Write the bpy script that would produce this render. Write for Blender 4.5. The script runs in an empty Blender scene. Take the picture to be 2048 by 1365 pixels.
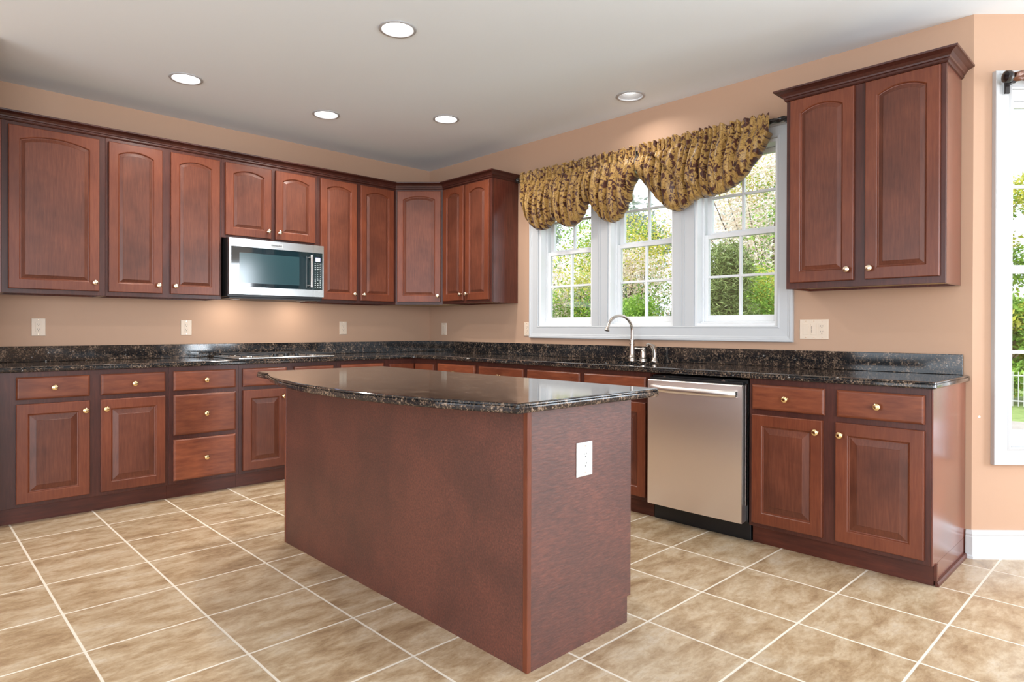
import bpy, bmesh, math, random
from mathutils import Vector, Matrix
random.seed(7)
sc = bpy.context.scene
C = sc.collection
PI = math.pi

# ------------------------------------------------------------------ camera
cam_d = bpy.data.cameras.new('camera'); cam = bpy.data.objects.new('camera', cam_d); C.objects.link(cam)
r_ = Vector((0.720769, -0.693170, 0.002831)); f_ = Vector((0.693176, 0.720761, -0.003243)); u_ = r_.cross(f_)
mw = Matrix.Identity(4)
for i in range(3):
    mw[i][0] = r_[i]; mw[i][1] = u_[i]; mw[i][2] = -f_[i]
mw[0][3], mw[1][3], mw[2][3] = -3.9059, -5.2605, 1.1415
cam.matrix_world = mw
cam_d.sensor_width = 36; cam_d.lens = 1289.85 / 2048 * 36; cam_d.shift_y = -0.0100; cam_d.clip_start = 0.05; cam_d.clip_end = 200
sc.camera = cam
# ------------------------------------------------------------------ colour management
sc.view_settings.view_transform = 'Standard'; sc.view_settings.look = 'None'
sc.view_settings.gamma = 1; sc.view_settings.use_curve_mapping = False
sc.view_settings.exposure = 0.1
sc.cycles.max_bounces = 7; sc.cycles.diffuse_bounces = 4; sc.cycles.glossy_bounces = 4
sc.cycles.transparent_max_bounces = 12; sc.cycles.transmission_bounces = 4
sc.cycles.use_denoising = True; sc.cycles.caustics_reflective = False; sc.cycles.caustics_refractive = False
sc.cycles.sample_clamp_indirect = 6
# ------------------------------------------------------------------ sky
w = bpy.data.worlds.new('sky'); sc.world = w; w.use_nodes = True
bg = w.node_tree.nodes['Background']; bg.inputs[0].default_value = (0.86, 0.92, 1.0, 1); bg.inputs[1].default_value = 1.9
# ------------------------------------------------------------------ sun, daylight and added fill
def lamp(name, kind, loc, direction, power, color=(1, 1, 1), **kw):
    d = bpy.data.lights.new(name, kind); o = bpy.data.objects.new(name, d); C.objects.link(o)
    o.location = loc; o.rotation_euler = Vector(direction).to_track_quat('-Z', 'Y').to_euler()
    d.energy = power; d.color = color
    for k, v in kw.items(): setattr(d, k, v)
    return o
lamp('sun', 'SUN', (0, 0, 20), (0.62, -0.48, -0.62), 6.0, (1, 0.97, 0.9), angle=math.radians(1.5))
# fill lamps added in assumed rear and side openings, then bay window daylight
lamp('rear_fill_light', 'AREA', (-5.15, -8.93, 1.45), (0, 1, 0.0), 275, (0.82, 0.91, 1.0), shape='RECTANGLE', size=4.6, size_y=2.3)
lamp('side_fill_light', 'AREA', (-7.93, -4.6, 1.45), (1, 0, 0.0), 112, (0.82, 0.91, 1.0), shape='RECTANGLE', size=6.4, size_y=2.3)
lamp('bay_window_daylight', 'AREA', (1.15, -6.6, 1.45), (-1, 0, 0), 60, (0.84, 0.92, 1.0), shape='RECTANGLE', size=1.3, size_y=1.8)

lamp('bay_far_fill_light', 'AREA', (0.65, -8.05, 1.45), (-1, 1, 0), 110, (0.84, 0.92, 1.0), shape='RECTANGLE', size=0.95, size_y=1.8)  # fill lamp added at an unseen bay opening, aimed at the island end

# ------------------------------------------------------------------ materials
def new_mat(name):
    m = bpy.data.materials.new(name); m.use_nodes = True
    nt = m.node_tree; return m, nt, nt.nodes['Principled BSDF'], nt.nodes, nt.links
def plain(name, col, rough=0.5, metal=0.0, coat=0.0, emit=None, es=0.0, spec=0.5, aniso=0.0):
    m, nt, b, N, L = new_mat(name)
    b.inputs['Base Color'].default_value = (*col, 1); b.inputs['Roughness'].default_value = rough
    b.inputs['Metallic'].default_value = metal; b.inputs['Coat Weight'].default_value = coat
    b.inputs['Specular IOR Level'].default_value = spec; b.inputs['Anisotropic'].default_value = aniso
    if emit: b.inputs['Emission Color'].default_value = (*emit, 1); b.inputs['Emission Strength'].default_value = es
    return m
def ramp(N, pts, interp='LINEAR'):
    r = N.new('ShaderNodeValToRGB'); r.color_ramp.interpolation = interp
    el = r.color_ramp.elements
    while len(el) > 1: el.remove(el[-1])
    el[0].position = pts[0][0]; el[0].color = (*pts[0][1], 1)
    for p, c in pts[1:]:
        e = el.new(p); e.color = (*c, 1)
    return r
def noise(N, L, vec, scale, detail=4, rough=0.5, dist=0.0):
    n = N.new('ShaderNodeTexNoise'); n.inputs['Scale'].default_value = scale; n.inputs['Detail'].default_value = detail
    n.inputs['Roughness'].default_value = rough; n.inputs['Distortion'].default_value = dist
    if vec: L.new(vec, n.inputs['Vector'])
    return n
def mapping(N, L, vec, scale=(1, 1, 1), loc=(0, 0, 0), rot=(0, 0, 0)):
    mp = N.new('ShaderNodeMapping'); mp.inputs['Scale'].default_value = scale; mp.inputs['Location'].default_value = loc
    mp.inputs['Rotation'].default_value = rot; L.new(vec, mp.inputs['Vector']); return mp
def mix(N, L, a, b, f, blend='MIX'):
    m = N.new('ShaderNodeMix'); m.data_type = 'RGBA'; m.blend_type = blend
    for s, v in ((6, a), (7, b)):
        if isinstance(v, tuple): m.inputs[s].default_value = (*v, 1)
        else: L.new(v, m.inputs[s])
    if isinstance(f, (int, float)): m.inputs[0].default_value = f
    else: L.new(f, m.inputs[0])
    return m.outputs[2]
def bump(N, L, h, b, strength=0.1, dist=0.01):
    bp = N.new('ShaderNodeBump'); bp.inputs['Strength'].default_value = strength; bp.inputs['Distance'].default_value = dist
    L.new(h, bp.inputs['Height']); L.new(bp.outputs[0], b.inputs['Normal'])

def wood(name, dark, mid, light, grain=(28, 28, 2.2), rough=0.36, coat=0.12, blotch=2.2, horizontal=False, spec=0.32, bmp=0.05, crough=0.22):
    m, nt, b, N, L = new_mat(name)
    tc = N.new('ShaderNodeTexCoord'); oi = N.new('ShaderNodeObjectInfo')
    off = N.new('ShaderNodeVectorMath'); off.operation = 'SCALE'; off.inputs[0].default_value = (9, 7, 5); L.new(oi.outputs['Random'], off.inputs['Scale'])
    ad = N.new('ShaderNodeVectorMath'); L.new(tc.outputs['Object'], ad.inputs[0]); L.new(off.outputs[0], ad.inputs[1])
    sc_ = (grain[2], grain[1], grain[0]) if horizontal else grain
    mp = mapping(N, L, ad.outputs[0], sc_)
    g = noise(N, L, mp.outputs[0], 3.2, 6, 0.62, 0.25)
    bl = noise(N, L, ad.outputs[0], blotch, 3, 0.55, 0.3)
    rg = ramp(N, [(0.30, dark), (0.52, mid), (0.75, light)]); L.new(g.outputs[0], rg.inputs[0])
    rb = ramp(N, [(0.34, (0.74, 0.72, 0.73)), (0.62, (1.12, 1.10, 1.07))]); L.new(bl.outputs[0], rb.inputs[0])
    c = mix(N, L, rg.outputs[0], rb.outputs[0], 1.0, 'MULTIPLY')
    hs = N.new('ShaderNodeHueSaturation'); L.new(c, hs.inputs['Color'])
    mr = N.new('ShaderNodeMapRange'); mr.inputs[3].default_value = 0.88; mr.inputs[4].default_value = 1.16; L.new(oi.outputs['Random'], mr.inputs[0]); L.new(mr.outputs[0], hs.inputs['Value'])
    L.new(hs.outputs[0], b.inputs['Base Color'])
    b.inputs['Roughness'].default_value = rough; b.inputs['Coat Weight'].default_value = coat; b.inputs['Coat Roughness'].default_value = crough
    b.inputs['Specular IOR Level'].default_value = spec
    bump(N, L, g.outputs[0], b, bmp, 0.002)
    return m
M = {}
M['door'] = wood('cherry_door', (0.122, 0.030, 0.014), (0.150, 0.040, 0.0185), (0.180, 0.052, 0.024), (34, 34, 2.6))
M['panel'] = wood('cherry_panel', (0.092, 0.027, 0.015), (0.118, 0.036, 0.020), (0.148, 0.047, 0.026), (34, 34, 2.6), blotch=3.5)
M['drawer'] = wood('cherry_drawer', (0.125, 0.032, 0.015), (0.180, 0.050, 0.023), (0.235, 0.072, 0.031), (14, 14, 2.4), horizontal=True)
M['frame'] = wood('cherry_frame', (0.052, 0.015, 0.0105), (0.068, 0.020, 0.014), (0.09, 0.027, 0.018), (34, 34, 2.6), rough=0.36)  # darker than the doors, partly shade put into the wood colour
M['side'] = wood('cherry_side_panel', (0.095, 0.026, 0.017), (0.14, 0.037, 0.023), (0.19, 0.055, 0.034), (30, 30, 1.3), rough=0.20, coat=0.4)
M['island'] = wood('stained_island_panel', (0.048, 0.012, 0.008), (0.088, 0.024, 0.015), (0.138, 0.041, 0.025), (42, 42, 9), rough=0.52, coat=0.15, crough=0.40, blotch=4.2, horizontal=True, bmp=0.35, spec=0.75)
M['toe'] = wood('cherry_toe_board', (0.055, 0.014, 0.009), (0.08, 0.02, 0.012), (0.11, 0.028, 0.016), (16, 16, 1.6), horizontal=True, rough=0.4)
M['ply'] = plain('birch_ply_underside', (0.55, 0.42, 0.25), 0.6)

def granite():
    m, nt, b, N, L = new_mat('black_brown_granite')
    tc = N.new('ShaderNodeTexCoord')
    n1 = noise(N, L, tc.outputs['Object'], 110, 8, 0.72, 0.6)
    n2 = noise(N, L, tc.outputs['Object'], 16, 3, 0.6, 0.5)
    v = N.new('ShaderNodeTexVoronoi'); v.inputs['Scale'].default_value = 150; L.new(tc.outputs['Object'], v.inputs['Vector'])
    ad = N.new('ShaderNodeMath'); ad.operation = 'MULTIPLY_ADD'; L.new(n2.outputs[0], ad.inputs[0]); ad.inputs[1].default_value = 0.35; L.new(n1.outputs[0], ad.inputs[2])
    r1 = ramp(N, [(0.0, (0.006, 0.0065, 0.008)), (0.675, (0.010, 0.011, 0.013)), (0.725, (0.05, 0.036, 0.026)), (0.79, (0.19, 0.125, 0.085)), (0.88, (0.40, 0.32, 0.26))]); L.new(ad.outputs[0], r1.inputs[0])
    r2 = ramp(N, [(0.0, (0.0, 0.0, 0.0)), (0.93, (0, 0, 0)), (0.97, (0.28, 0.28, 0.27))]); L.new(v.outputs['Color'], r2.inputs[0])
    c = mix(N, L, r1.outputs[0], r2.outputs[0], 1.0, 'ADD')
    L.new(c, b.inputs['Base Color']); b.inputs['Roughness'].default_value = 0.07; b.inputs['Specular IOR Level'].default_value = 0.5
    bump(N, L, n1.outputs[0], b, 0.04, 0.0006)
    return m
M['granite'] = granite()

def wall_paint():
    m, nt, b, N, L = new_mat('tan_wall_paint')
    tc = N.new('ShaderNodeTexCoord'); n = noise(N, L, tc.outputs['Object'], 260, 3)
    b.inputs['Base Color'].default_value = (0.51, 0.325, 0.222, 1); b.inputs['Roughness'].default_value = 0.62; b.inputs['Specular IOR Level'].default_value = 0.3
    bump(N, L, n.outputs[0], b, 0.06, 0.002); return m
M['wall'] = wall_paint()
def ceil_paint():
    m, nt, b, N, L = new_mat('flat_ceiling_paint')
    tc = N.new('ShaderNodeTexCoord'); n = noise(N, L, tc.outputs['Object'], 180, 3)
    b.inputs['Base Color'].default_value = (0.85, 0.925, 1.0, 1); b.inputs['Roughness'].default_value = 0.85
    bump(N, L, n.outputs[0], b, 0.05, 0.002); return m
M['ceiling'] = ceil_paint()
M['white'] = plain('white_trim_paint', (0.60, 0.61, 0.62), 0.35)
M['casing'] = plain('white_casing_paint', (0.56, 0.575, 0.59), 0.38)
M['vinyl'] = plain('white_window_vinyl', (0.82, 0.83, 0.84), 0.4)

def tile():
    m, nt, b, N, L = new_mat('beige_ceramic_tile')
    tc = N.new('ShaderNodeTexCoord'); sp = N.new('ShaderNodeSeparateXYZ'); L.new(tc.outputs['Object'], sp.inputs[0])
    P = 0.4095; masks = []; cells = []
    for ax, off in (('X', 0.55), ('Y', 0.953 - 0.4095)):
        a = N.new('ShaderNodeMath'); a.operation = 'MULTIPLY_ADD'; L.new(sp.outputs[ax], a.inputs[0]); a.inputs[1].default_value = 1 / P; a.inputs[2].default_value = off / P
        fr = N.new('ShaderNodeMath'); fr.operation = 'FRACT'; L.new(a.outputs[0], fr.inputs[0])
        fl = N.new('ShaderNodeMath'); fl.operation = 'FLOOR'; L.new(a.outputs[0], fl.inputs[0]); cells.append(fl)
        s = N.new('ShaderNodeMath'); s.operation = 'SUBTRACT'; L.new(fr.outputs[0], s.inputs[0]); s.inputs[1].default_value = 0.5
        ab = N.new('ShaderNodeMath'); ab.operation = 'ABSOLUTE'; L.new(s.outputs[0], ab.inputs[0])
        masks.append(ab)
    mx = N.new('ShaderNodeMath'); mx.operation = 'MAXIMUM'; L.new(masks[0].outputs[0], mx.inputs[0]); L.new(masks[1].outputs[0], mx.inputs[1])
    mr = N.new('ShaderNodeMapRange'); mr.inputs[1].default_value = 0.5 - 0.0052 / P; mr.inputs[2].default_value = 0.5 - 0.0036 / P; L.new(mx.outputs[0], mr.inputs[0])
    cb = N.new('ShaderNodeCombineXYZ'); L.new(cells[0].outputs[0], cb.inputs[0]); L.new(cells[1].outputs[0], cb.inputs[1])
    wn = N.new('ShaderNodeTexWhiteNoise'); wn.noise_dimensions = '3D'; L.new(cb.outputs[0], wn.inputs['Vector'])
    sc_ = N.new('ShaderNodeVectorMath'); sc_.operation = 'SCALE'; L.new(wn.outputs['Color'], sc_.inputs[0]); sc_.inputs['Scale'].default_value = 20
    ad = N.new('ShaderNodeVectorMath'); L.new(tc.outputs['Object'], ad.inputs[0]); L.new(sc_.outputs[0], ad.inputs[1])
    mp = mapping(N, L, ad.outputs[0], (1, 2.1, 1))
    n1 = noise(N, L, mp.outputs[0], 5.0, 10, 0.68, 0.3)
    n2 = noise(N, L, mp.outputs[0], 34, 6, 0.75, 0.4)
    r1 = ramp(N, [(0.32, (0.30, 0.195, 0.11)), (0.45, (0.43, 0.305, 0.182)), (0.56, (0.545, 0.42, 0.28)), (0.72, (0.62, 0.52, 0.40))]); L.new(n1.outputs[0], r1.inputs[0])
    r2 = ramp(N, [(0.30, (0.80, 0.75, 0.70)), (0.55, (1.02, 1.01, 1.0))]); L.new(n2.outputs[0], r2.inputs[0])
    c = mix(N, L, r1.outputs[0], r2.outputs[0], 0.9, 'MULTIPLY')
    c = mix(N, L, c, (0.76, 0.68, 0.57), mr.outputs[0])
    L.new(c, b.inputs['Base Color'])
    rr = N.new('ShaderNodeMapRange'); rr.inputs[3].default_value = 0.24; rr.inputs[4].default_value = 0.75; L.new(mr.outputs[0], rr.inputs[0]); L.new(rr.outputs[0], b.inputs['Roughness'])
    inv = N.new('ShaderNodeMath'); inv.operation = 'MULTIPLY_ADD'; L.new(mr.outputs[0], inv.inputs[0]); inv.inputs[1].default_value = -1.0; L.new(n1.outputs[0], inv.inputs[2])
    bump(N, L, inv.outputs[0], b, 0.25, 0.0025)
    return m
M['tile'] = tile()

def steel(name, col=(0.62, 0.58, 0.55), rough=0.28, vertical=True):
    m, nt, b, N, L = new_mat(name)
    tc = N.new('ShaderNodeTexCoord'); mp = mapping(N, L, tc.outputs['Object'], (3, 3, 260) if vertical else (260, 260, 3))
    n = noise(N, L, mp.outputs[0], 2.5, 4)
    b.inputs['Base Color'].default_value = (*col, 1); b.inputs['Metallic'].default_value = 1
    mr = N.new('ShaderNodeMapRange'); mr.inputs[3].default_value = rough - 0.05; mr.inputs[4].default_value = rough + 0.08; L.new(n.outputs[0], mr.inputs[0]); L.new(mr.outputs[0], b.inputs['Roughness'])
    bump(N, L, n.outputs[0], b, 0.012, 0.0003)
    return m
M['steel'] = steel('brushed_stainless', (0.90, 0.82, 0.79), 0.40)
M['steel_cool'] = steel('brushed_stainless_cool', (0.70, 0.72, 0.72), 0.22)
M['steel_handle'] = plain('satin_steel_handle', (0.85, 0.80, 0.77), 0.33, 1)
M['nickel'] = plain('brushed_nickel', (0.62, 0.55, 0.49), 0.24, 1)
M['brass'] = plain('polished_brass', (0.90, 0.70, 0.38), 0.14, 1)
M['satin_brass'] = plain('satin_nickel_brass', (0.86, 0.72, 0.56), 0.2, 1)
M['black'] = plain('black_plastic', (0.008, 0.008, 0.009), 0.35)
M['dark'] = plain('dark_recess', (0.02, 0.012, 0.01), 0.7)
M['iron'] = plain('black_cast_iron', (0.02, 0.02, 0.022), 0.45)
M['glass_black'] = plain('smoked_oven_glass', (0.006, 0.02, 0.026), 0.05, spec=0.9, coat=0.6)
M['display'] = plain('backlit_display', (0.3, 0.3, 0.5), 0.3, emit=(0.42, 0.42, 0.75), es=0.9)
M['glyph'] = plain('white_printed_legend', (0.75, 0.8, 0.8), 0.5)
M['badge'] = plain('satin_badge', (0.55, 0.56, 0.56), 0.35, 0.6)
M['ink'] = plain('black_lettering', (0.01, 0.01, 0.012), 0.5)
M['almond'] = plain('almond_plastic', (0.76, 0.62, 0.49), 0.35)
M['plate_white'] = plain('white_plastic', (0.80, 0.82, 0.80), 0.3)
M['slot'] = plain('dark_slot', (0.02, 0.015, 0.012), 0.6)
M['bronze'] = plain('oil_rubbed_bronze', (0.018, 0.014, 0.014), 0.3, 0.5, coat=0.4)
M['copperwood'] = plain('brown_bronze_scroll', (0.13, 0.045, 0.02), 0.35, 0.3, coat=0.3)
M['lamp_lens'] = plain('lit_lamp_lens', (1, 1, 1), 0.4, emit=(1, 0.98, 0.95), es=9.0)
M['ring'] = plain('grey_light_trim', (0.42, 0.42, 0.43), 0.4)
M['baffle'] = plain('light_baffle', (0.75, 0.75, 0.76), 0.35)
M['spackle'] = plain('dried_spackle', (0.8, 0.7, 0.6), 0.7)

def pane_glass():
    m = bpy.data.materials.new('window_glass'); m.use_nodes = True; nt = m.node_tree; N = nt.nodes; L = nt.links
    N.remove(N['Principled BSDF']); out = N['Material Output']
    t = N.new('ShaderNodeBsdfTransparent'); t.inputs[0].default_value = (0.97, 0.98, 0.98, 1)
    g = N.new('ShaderNodeBsdfGlossy'); g.inputs['Roughness'].default_value = 0.02
    lw = N.new('ShaderNodeLayerWeight'); lw.inputs[0].default_value = 0.5
    pw = N.new('ShaderNodeMath'); pw.operation = 'POWER'; L.new(lw.outputs['Facing'], pw.inputs[0]); pw.inputs[1].default_value = 5
    fr = N.new('ShaderNodeMath'); fr.operation = 'MULTIPLY_ADD'; L.new(pw.outputs[0], fr.inputs[0]); fr.inputs[1].default_value = 0.9; fr.inputs[2].default_value = 0.035
    mx = N.new('ShaderNodeMixShader'); L.new(fr.outputs[0], mx.inputs[0]); L.new(t.outputs[0], mx.inputs[1]); L.new(g.outputs[0], mx.inputs[2]); L.new(mx.outputs[0], out.inputs[0])
    return m
M['pane'] = pane_glass()

def damask():
    m, nt, b, N, L = new_mat('gold_damask_fabric')
    uv = N.new('ShaderNodeUVMap'); uv.uv_map = 'UVMap'
    mpw = mapping(N, L, uv.outputs[0], (1, 1, 1))
    n0 = noise(N, L, mpw.outputs[0], 26, 2, 0.5)
    s0 = N.new('ShaderNodeVectorMath'); s0.operation = 'SCALE'; s0.inputs['Scale'].default_value = 0.035; L.new(n0.outputs['Color'], s0.inputs[0])
    ad = N.new('ShaderNodeVectorMath'); L.new(mpw.outputs[0], ad.inputs[0]); L.new(s0.outputs[0], ad.inputs[1])
    n1 = noise(N, L, ad.outputs[0], 32, 2.5, 0.5, 0.9)
    v2 = N.new('ShaderNodeTexVoronoi'); v2.feature = 'F1'; v2.inputs['Scale'].default_value = 52; L.new(ad.outputs[0], v2.inputs['Vector'])
    v = N.new('ShaderNodeTexVoronoi'); v.feature = 'DISTANCE_TO_EDGE'; v.inputs['Scale'].default_value = 36; L.new(ad.outputs[0], v.inputs['Vector'])
    a1 = N.new('ShaderNodeMath'); a1.operation = 'MULTIPLY_ADD'; L.new(v2.outputs['Distance'], a1.inputs[0]); a1.inputs[1].default_value = -0.17; L.new(n1.outputs[0], a1.inputs[2])
    r = ramp(N, [(0.0, (0.085, 0.026, 0.014)), (0.345, (0.11, 0.030, 0.016)), (0.362, (0.50, 0.29, 0.075)), (0.50, (0.60, 0.37, 0.11)), (0.62, (0.42, 0.23, 0.06))]); L.new(a1.outputs[0], r.inputs[0])
    rv = ramp(N, [(0.0, (0.42, 0.36, 0.30)), (0.035, (0.55, 0.48, 0.42)), (0.06, (1, 1, 1))]); L.new(v.outputs[0], rv.inputs[0])
    cc = mix(N, L, r.outputs[0], rv.outputs[0], 0.8, 'MULTIPLY')
    class _r: outputs = [cc]
    r = _r
    L.new(r.outputs[0], b.inputs['Base Color']); b.inputs['Roughness'].default_value = 0.42; b.inputs['Sheen Weight'].default_value = 0.3
    tr = N.new('ShaderNodeBsdfTranslucent'); L.new(r.outputs[0], tr.inputs[0])
    mx = N.new('ShaderNodeMixShader'); mx.inputs[0].default_value = 0.32
    L.new(b.outputs[0], mx.inputs[1]); L.new(tr.outputs[0], mx.inputs[2]); L.new(mx.outputs[0], N['Material Output'].inputs[0])
    return m
M['damask'] = damask()

def leafmat(name, c1, c2, tl=0.45):
    m = bpy.data.materials.new(name); m.use_nodes = True; nt = m.node_tree; N = nt.nodes; L = nt.links
    b = N['Principled BSDF']; geo = N.new('ShaderNodeNewGeometry')
    r = ramp(N, [(0, c1), (1, c2)]); L.new(geo.outputs['Random Per Island'], r.inputs[0])
    L.new(r.outputs[0], b.inputs['Base Color']); b.inputs['Roughness'].default_value = 0.5
    tr = N.new('ShaderNodeBsdfTranslucent'); L.new(r.outputs[0], tr.inputs[0])
    mx = N.new('ShaderNodeMixShader'); mx.inputs[0].default_value = tl
    L.new(b.outputs[0], mx.inputs[1]); L.new(tr.outputs[0], mx.inputs[2]); L.new(mx.outputs[0], N['Material Output'].inputs[0])
    return m
M['leaf_green'] = leafmat('green_leaves', (0.10, 0.23, 0.025), (0.38, 0.58, 0.10))
M['leaf_pink'] = leafmat('pale_pink_leaves', (0.74, 0.58, 0.48), (0.97, 0.92, 0.86))
M['leaf_yellow'] = leafmat('yellow_green_leaves', (0.38, 0.42, 0.04), (0.72, 0.64, 0.14))
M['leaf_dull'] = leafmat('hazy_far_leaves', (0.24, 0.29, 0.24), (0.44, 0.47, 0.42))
M['needle'] = leafmat('soft_needles', (0.14, 0.21, 0.06), (0.36, 0.45, 0.17), 0.25)
M['bark'] = plain('bark', (0.12, 0.08, 0.06), 0.8)
M['bark_light'] = plain('light_bark', (0.42, 0.30, 0.2), 0.8)
def grass():
    m, nt, b, N, L = new_mat('lawn_grass'); tc = N.new('ShaderNodeTexCoord'); n = noise(N, L, tc.outputs['Object'], 3, 8, 0.7)
    r = ramp(N, [(0.3, (0.12, 0.20, 0.04)), (0.7, (0.28, 0.36, 0.12))]); L.new(n.outputs[0], r.inputs[0]); L.new(r.outputs[0], b.inputs['Base Color']); b.inputs['Roughness'].default_value = 0.8
    return m
M['grass'] = grass()
def paving():
    m, nt, b, N, L = new_mat('concrete_paving'); tc = N.new('ShaderNodeTexCoord'); n = noise(N, L, tc.outputs['Object'], 6, 8, 0.7)
    r = ramp(N, [(0.3, (0.30, 0.27, 0.25)), (0.7, (0.40, 0.37, 0.34))]); L.new(n.outputs[0], r.inputs[0]); L.new(r.outputs[0], b.inputs['Base Color']); b.inputs['Roughness'].default_value = 0.8
    return m
M['paving'] = paving()

# ------------------------------------------------------------------ mesh tools
class MB:
    def __init__(s): s.v = []; s.f = []; s.mi = []
    def add(s, vs, fs, mi=0):
        n = len(s.v); s.v += [tuple(p) for p in vs]; s.f += [tuple(i + n for i in f) for f in fs]; s.mi += [mi] * len(fs); return s
    def box(s, x0, x1, y0, y1, z0, z1, mi=0):
        x0, x1 = sorted((x0, x1)); y0, y1 = sorted((y0, y1)); z0, z1 = sorted((z0, z1))
        return s.add([(x0, y0, z0), (x1, y0, z0), (x1, y1, z0), (x0, y1, z0), (x0, y0, z1), (x1, y0, z1), (x1, y1, z1), (x0, y1, z1)],
                     [(0, 3, 2, 1), (4, 5, 6, 7), (0, 1, 5, 4), (1, 2, 6, 5), (2, 3, 7, 6), (3, 0, 4, 7)], mi)
    def loft(s, rings, cap=(True, True), closed=True, mi=0):
        n = len(rings[0]); vs = [p for r in rings for p in r]; fs = []
        for k in range(len(rings) - 1):
            for i in range(n if closed else n - 1):
                j = (i + 1) % n; fs.append((k * n + i, k * n + j, (k + 1) * n + j, (k + 1) * n + i))
        if cap[0]: fs.append(tuple(range(n)))
        if cap[1]: fs.append(tuple((len(rings) - 1) * n + i for i in range(n)))
        return s.add(vs, fs, mi)
    def prism(s, pts, z0, z1, mi=0):
        return s.loft([[(p[0], p[1], z0) for p in pts], [(p[0], p[1], z1) for p in pts]], mi=mi)
    def lathe(s, prof, c=(0, 0, 0), axis='Z', n=24, cap=(True, True), mi=0, ang=None):
        rings = []
        for r, h in prof:
            ring = []
            for k in range(n):
                a = 2 * PI * k / n; x, y = r * math.cos(a), r * math.sin(a)
                p = {'Z': (x, y, h), 'Y': (x, h, y), 'X': (h, x, y)}[axis]
                ring.append((c[0] + p[0], c[1] + p[1], c[2] + p[2]))
            rings.append(ring)
        return s.loft(rings, cap, mi=mi)
    def tube(s, pts, rad, n=12, mi=0):
        rs = rad if isinstance(rad, (list, tuple)) else [rad] * len(pts)
        pts = [Vector(p) for p in pts]; rings = []; up = None
        for i, p in enumerate(pts):
            t = (pts[min(i + 1, len(pts) - 1)] - pts[max(i - 1, 0)]).normalized()
            if up is None: up = Vector((0, 0, 1)) if abs(t.z) < 0.9 else Vector((1, 0, 0))
            a = t.cross(up).normalized(); up = a.cross(t).normalized()
            rings.append([tuple(p + (a * math.cos(2 * PI * k / n) + up * math.sin(2 * PI * k / n)) * rs[i]) for k in range(n)])
        return s.loft(rings, mi=mi)
    def build(s, name, mat, parent=None, bevel=0.0, smooth=False, seg=2, loc=None):
        me = bpy.data.meshes.new(name); me.from_pydata(s.v, [], s.f)
        bm = bmesh.new(); bm.from_mesh(me); bmesh.ops.recalc_face_normals(bm, faces=bm.faces); bm.to_mesh(me); bm.free()
        mats = mat if isinstance(mat, (list, tuple)) else [mat]
        for m in mats: me.materials.append(m)
        if len(mats) > 1: me.polygons.foreach_set('material_index', s.mi)
        o = bpy.data.objects.new(name, me); C.objects.link(o)
        if parent: o.parent = parent
        if loc: o.location = loc
        if smooth:
            for p in me.polygons: p.use_smooth = True
            me.set_sharp_from_angle(angle=math.radians(38))
        if bevel:
            b = o.modifiers.new('edge', 'BEVEL'); b.width = bevel; b.segments = seg; b.limit_method = 'ANGLE'; b.angle_limit = math.radians(40)
            b.harden_normals = False
        return o
def tag(o, label=None, cat=None, group=None, kind=None):
    if label: o['label'] = label
    if cat: o['category'] = cat
    if group: o['group'] = group
    if kind: o['kind'] = kind
    return o
def thing(name, loc, rz=0, label=None, cat=None, group=None, kind=None):
    o = bpy.data.objects.new(name, None); C.objects.link(o); o.location = loc; o.rotation_euler = (0, 0, rz); o.empty_display_size = 0.1
    return tag(o, label, cat, group, kind)
def fill_region(name, loops, z0, z1, mat, parent=None, profile=None, loc=None, bevel=0):
    """slab with holes: loops[0] outline, others holes"""
    bm = bmesh.new(); tops = []
    def ring(pts, z):
        vs = [bm.verts.new((x, y, z)) for x, y in pts]; es = [bm.edges.new((vs[i], vs[(i + 1) % len(vs)])) for i in range(len(vs))]; return vs, es
    te, be = [], []
    for li, pts in enumerate(loops):
        prof = profile if (profile and li == 0) else [(0, z1), (0, z0)]
        prev = None
        for k, (ins, z) in enumerate(prof):
            pp = inset(pts, ins) if ins else pts
            vs, es = ring(pp, z)
            if k == 0: te += es
            if k == len(prof) - 1: be += es
            if prev:
                for i in range(len(vs)):
                    j = (i + 1) % len(vs); bm.faces.new((prev[i], prev[j], vs[j], vs[i]))
            prev = vs
    bmesh.ops.triangle_fill(bm, edges=te, use_beauty=True); bmesh.ops.triangle_fill(bm, edges=be, use_beauty=True)
    bmesh.ops.recalc_face_normals(bm, faces=bm.faces)
    me = bpy.data.meshes.new(name); bm.to_mesh(me); bm.free(); me.materials.append(mat)
    o = bpy.data.objects.new(name, me); C.objects.link(o)
    if parent: o.parent = parent
    if loc: o.location = loc
    return o
def inset(pts, d):
    n = len(pts); area = sum(pts[i][0] * pts[(i + 1) % n][1] - pts[(i + 1) % n][0] * pts[i][1] for i in range(n)); sg = 1 if area > 0 else -1
    out = []
    for i in range(n):
        p0, p1, p2 = Vector(pts[i - 1][:2]), Vector(pts[i][:2]), Vector(pts[(i + 1) % n][:2])
        a = (p1 - p0).normalized(); b = (p2 - p1).normalized()
        na = Vector((-a.y, a.x)) * sg; nb = Vector((-b.y, b.x)) * sg; m = (na + nb); m = m / max(0.3, m.length_squared) * 2
        q = p1 + m * d; out.append((q.x, q.y))
    return out
def round_corner(p0, p1, p2, r, n=5):
    p0, p1, p2 = Vector(p0), Vector(p1), Vector(p2); a = (p0 - p1).normalized(); b = (p2 - p1).normalized()
    A = p1 + a * r; B = p1 + b * r; out = []
    for k in range(n + 1):
        t = k / n; q = A * (1 - t) ** 2 + p1 * 2 * t * (1 - t) + B * t * t; out.append((q.x, q.y))
    return out

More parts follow.
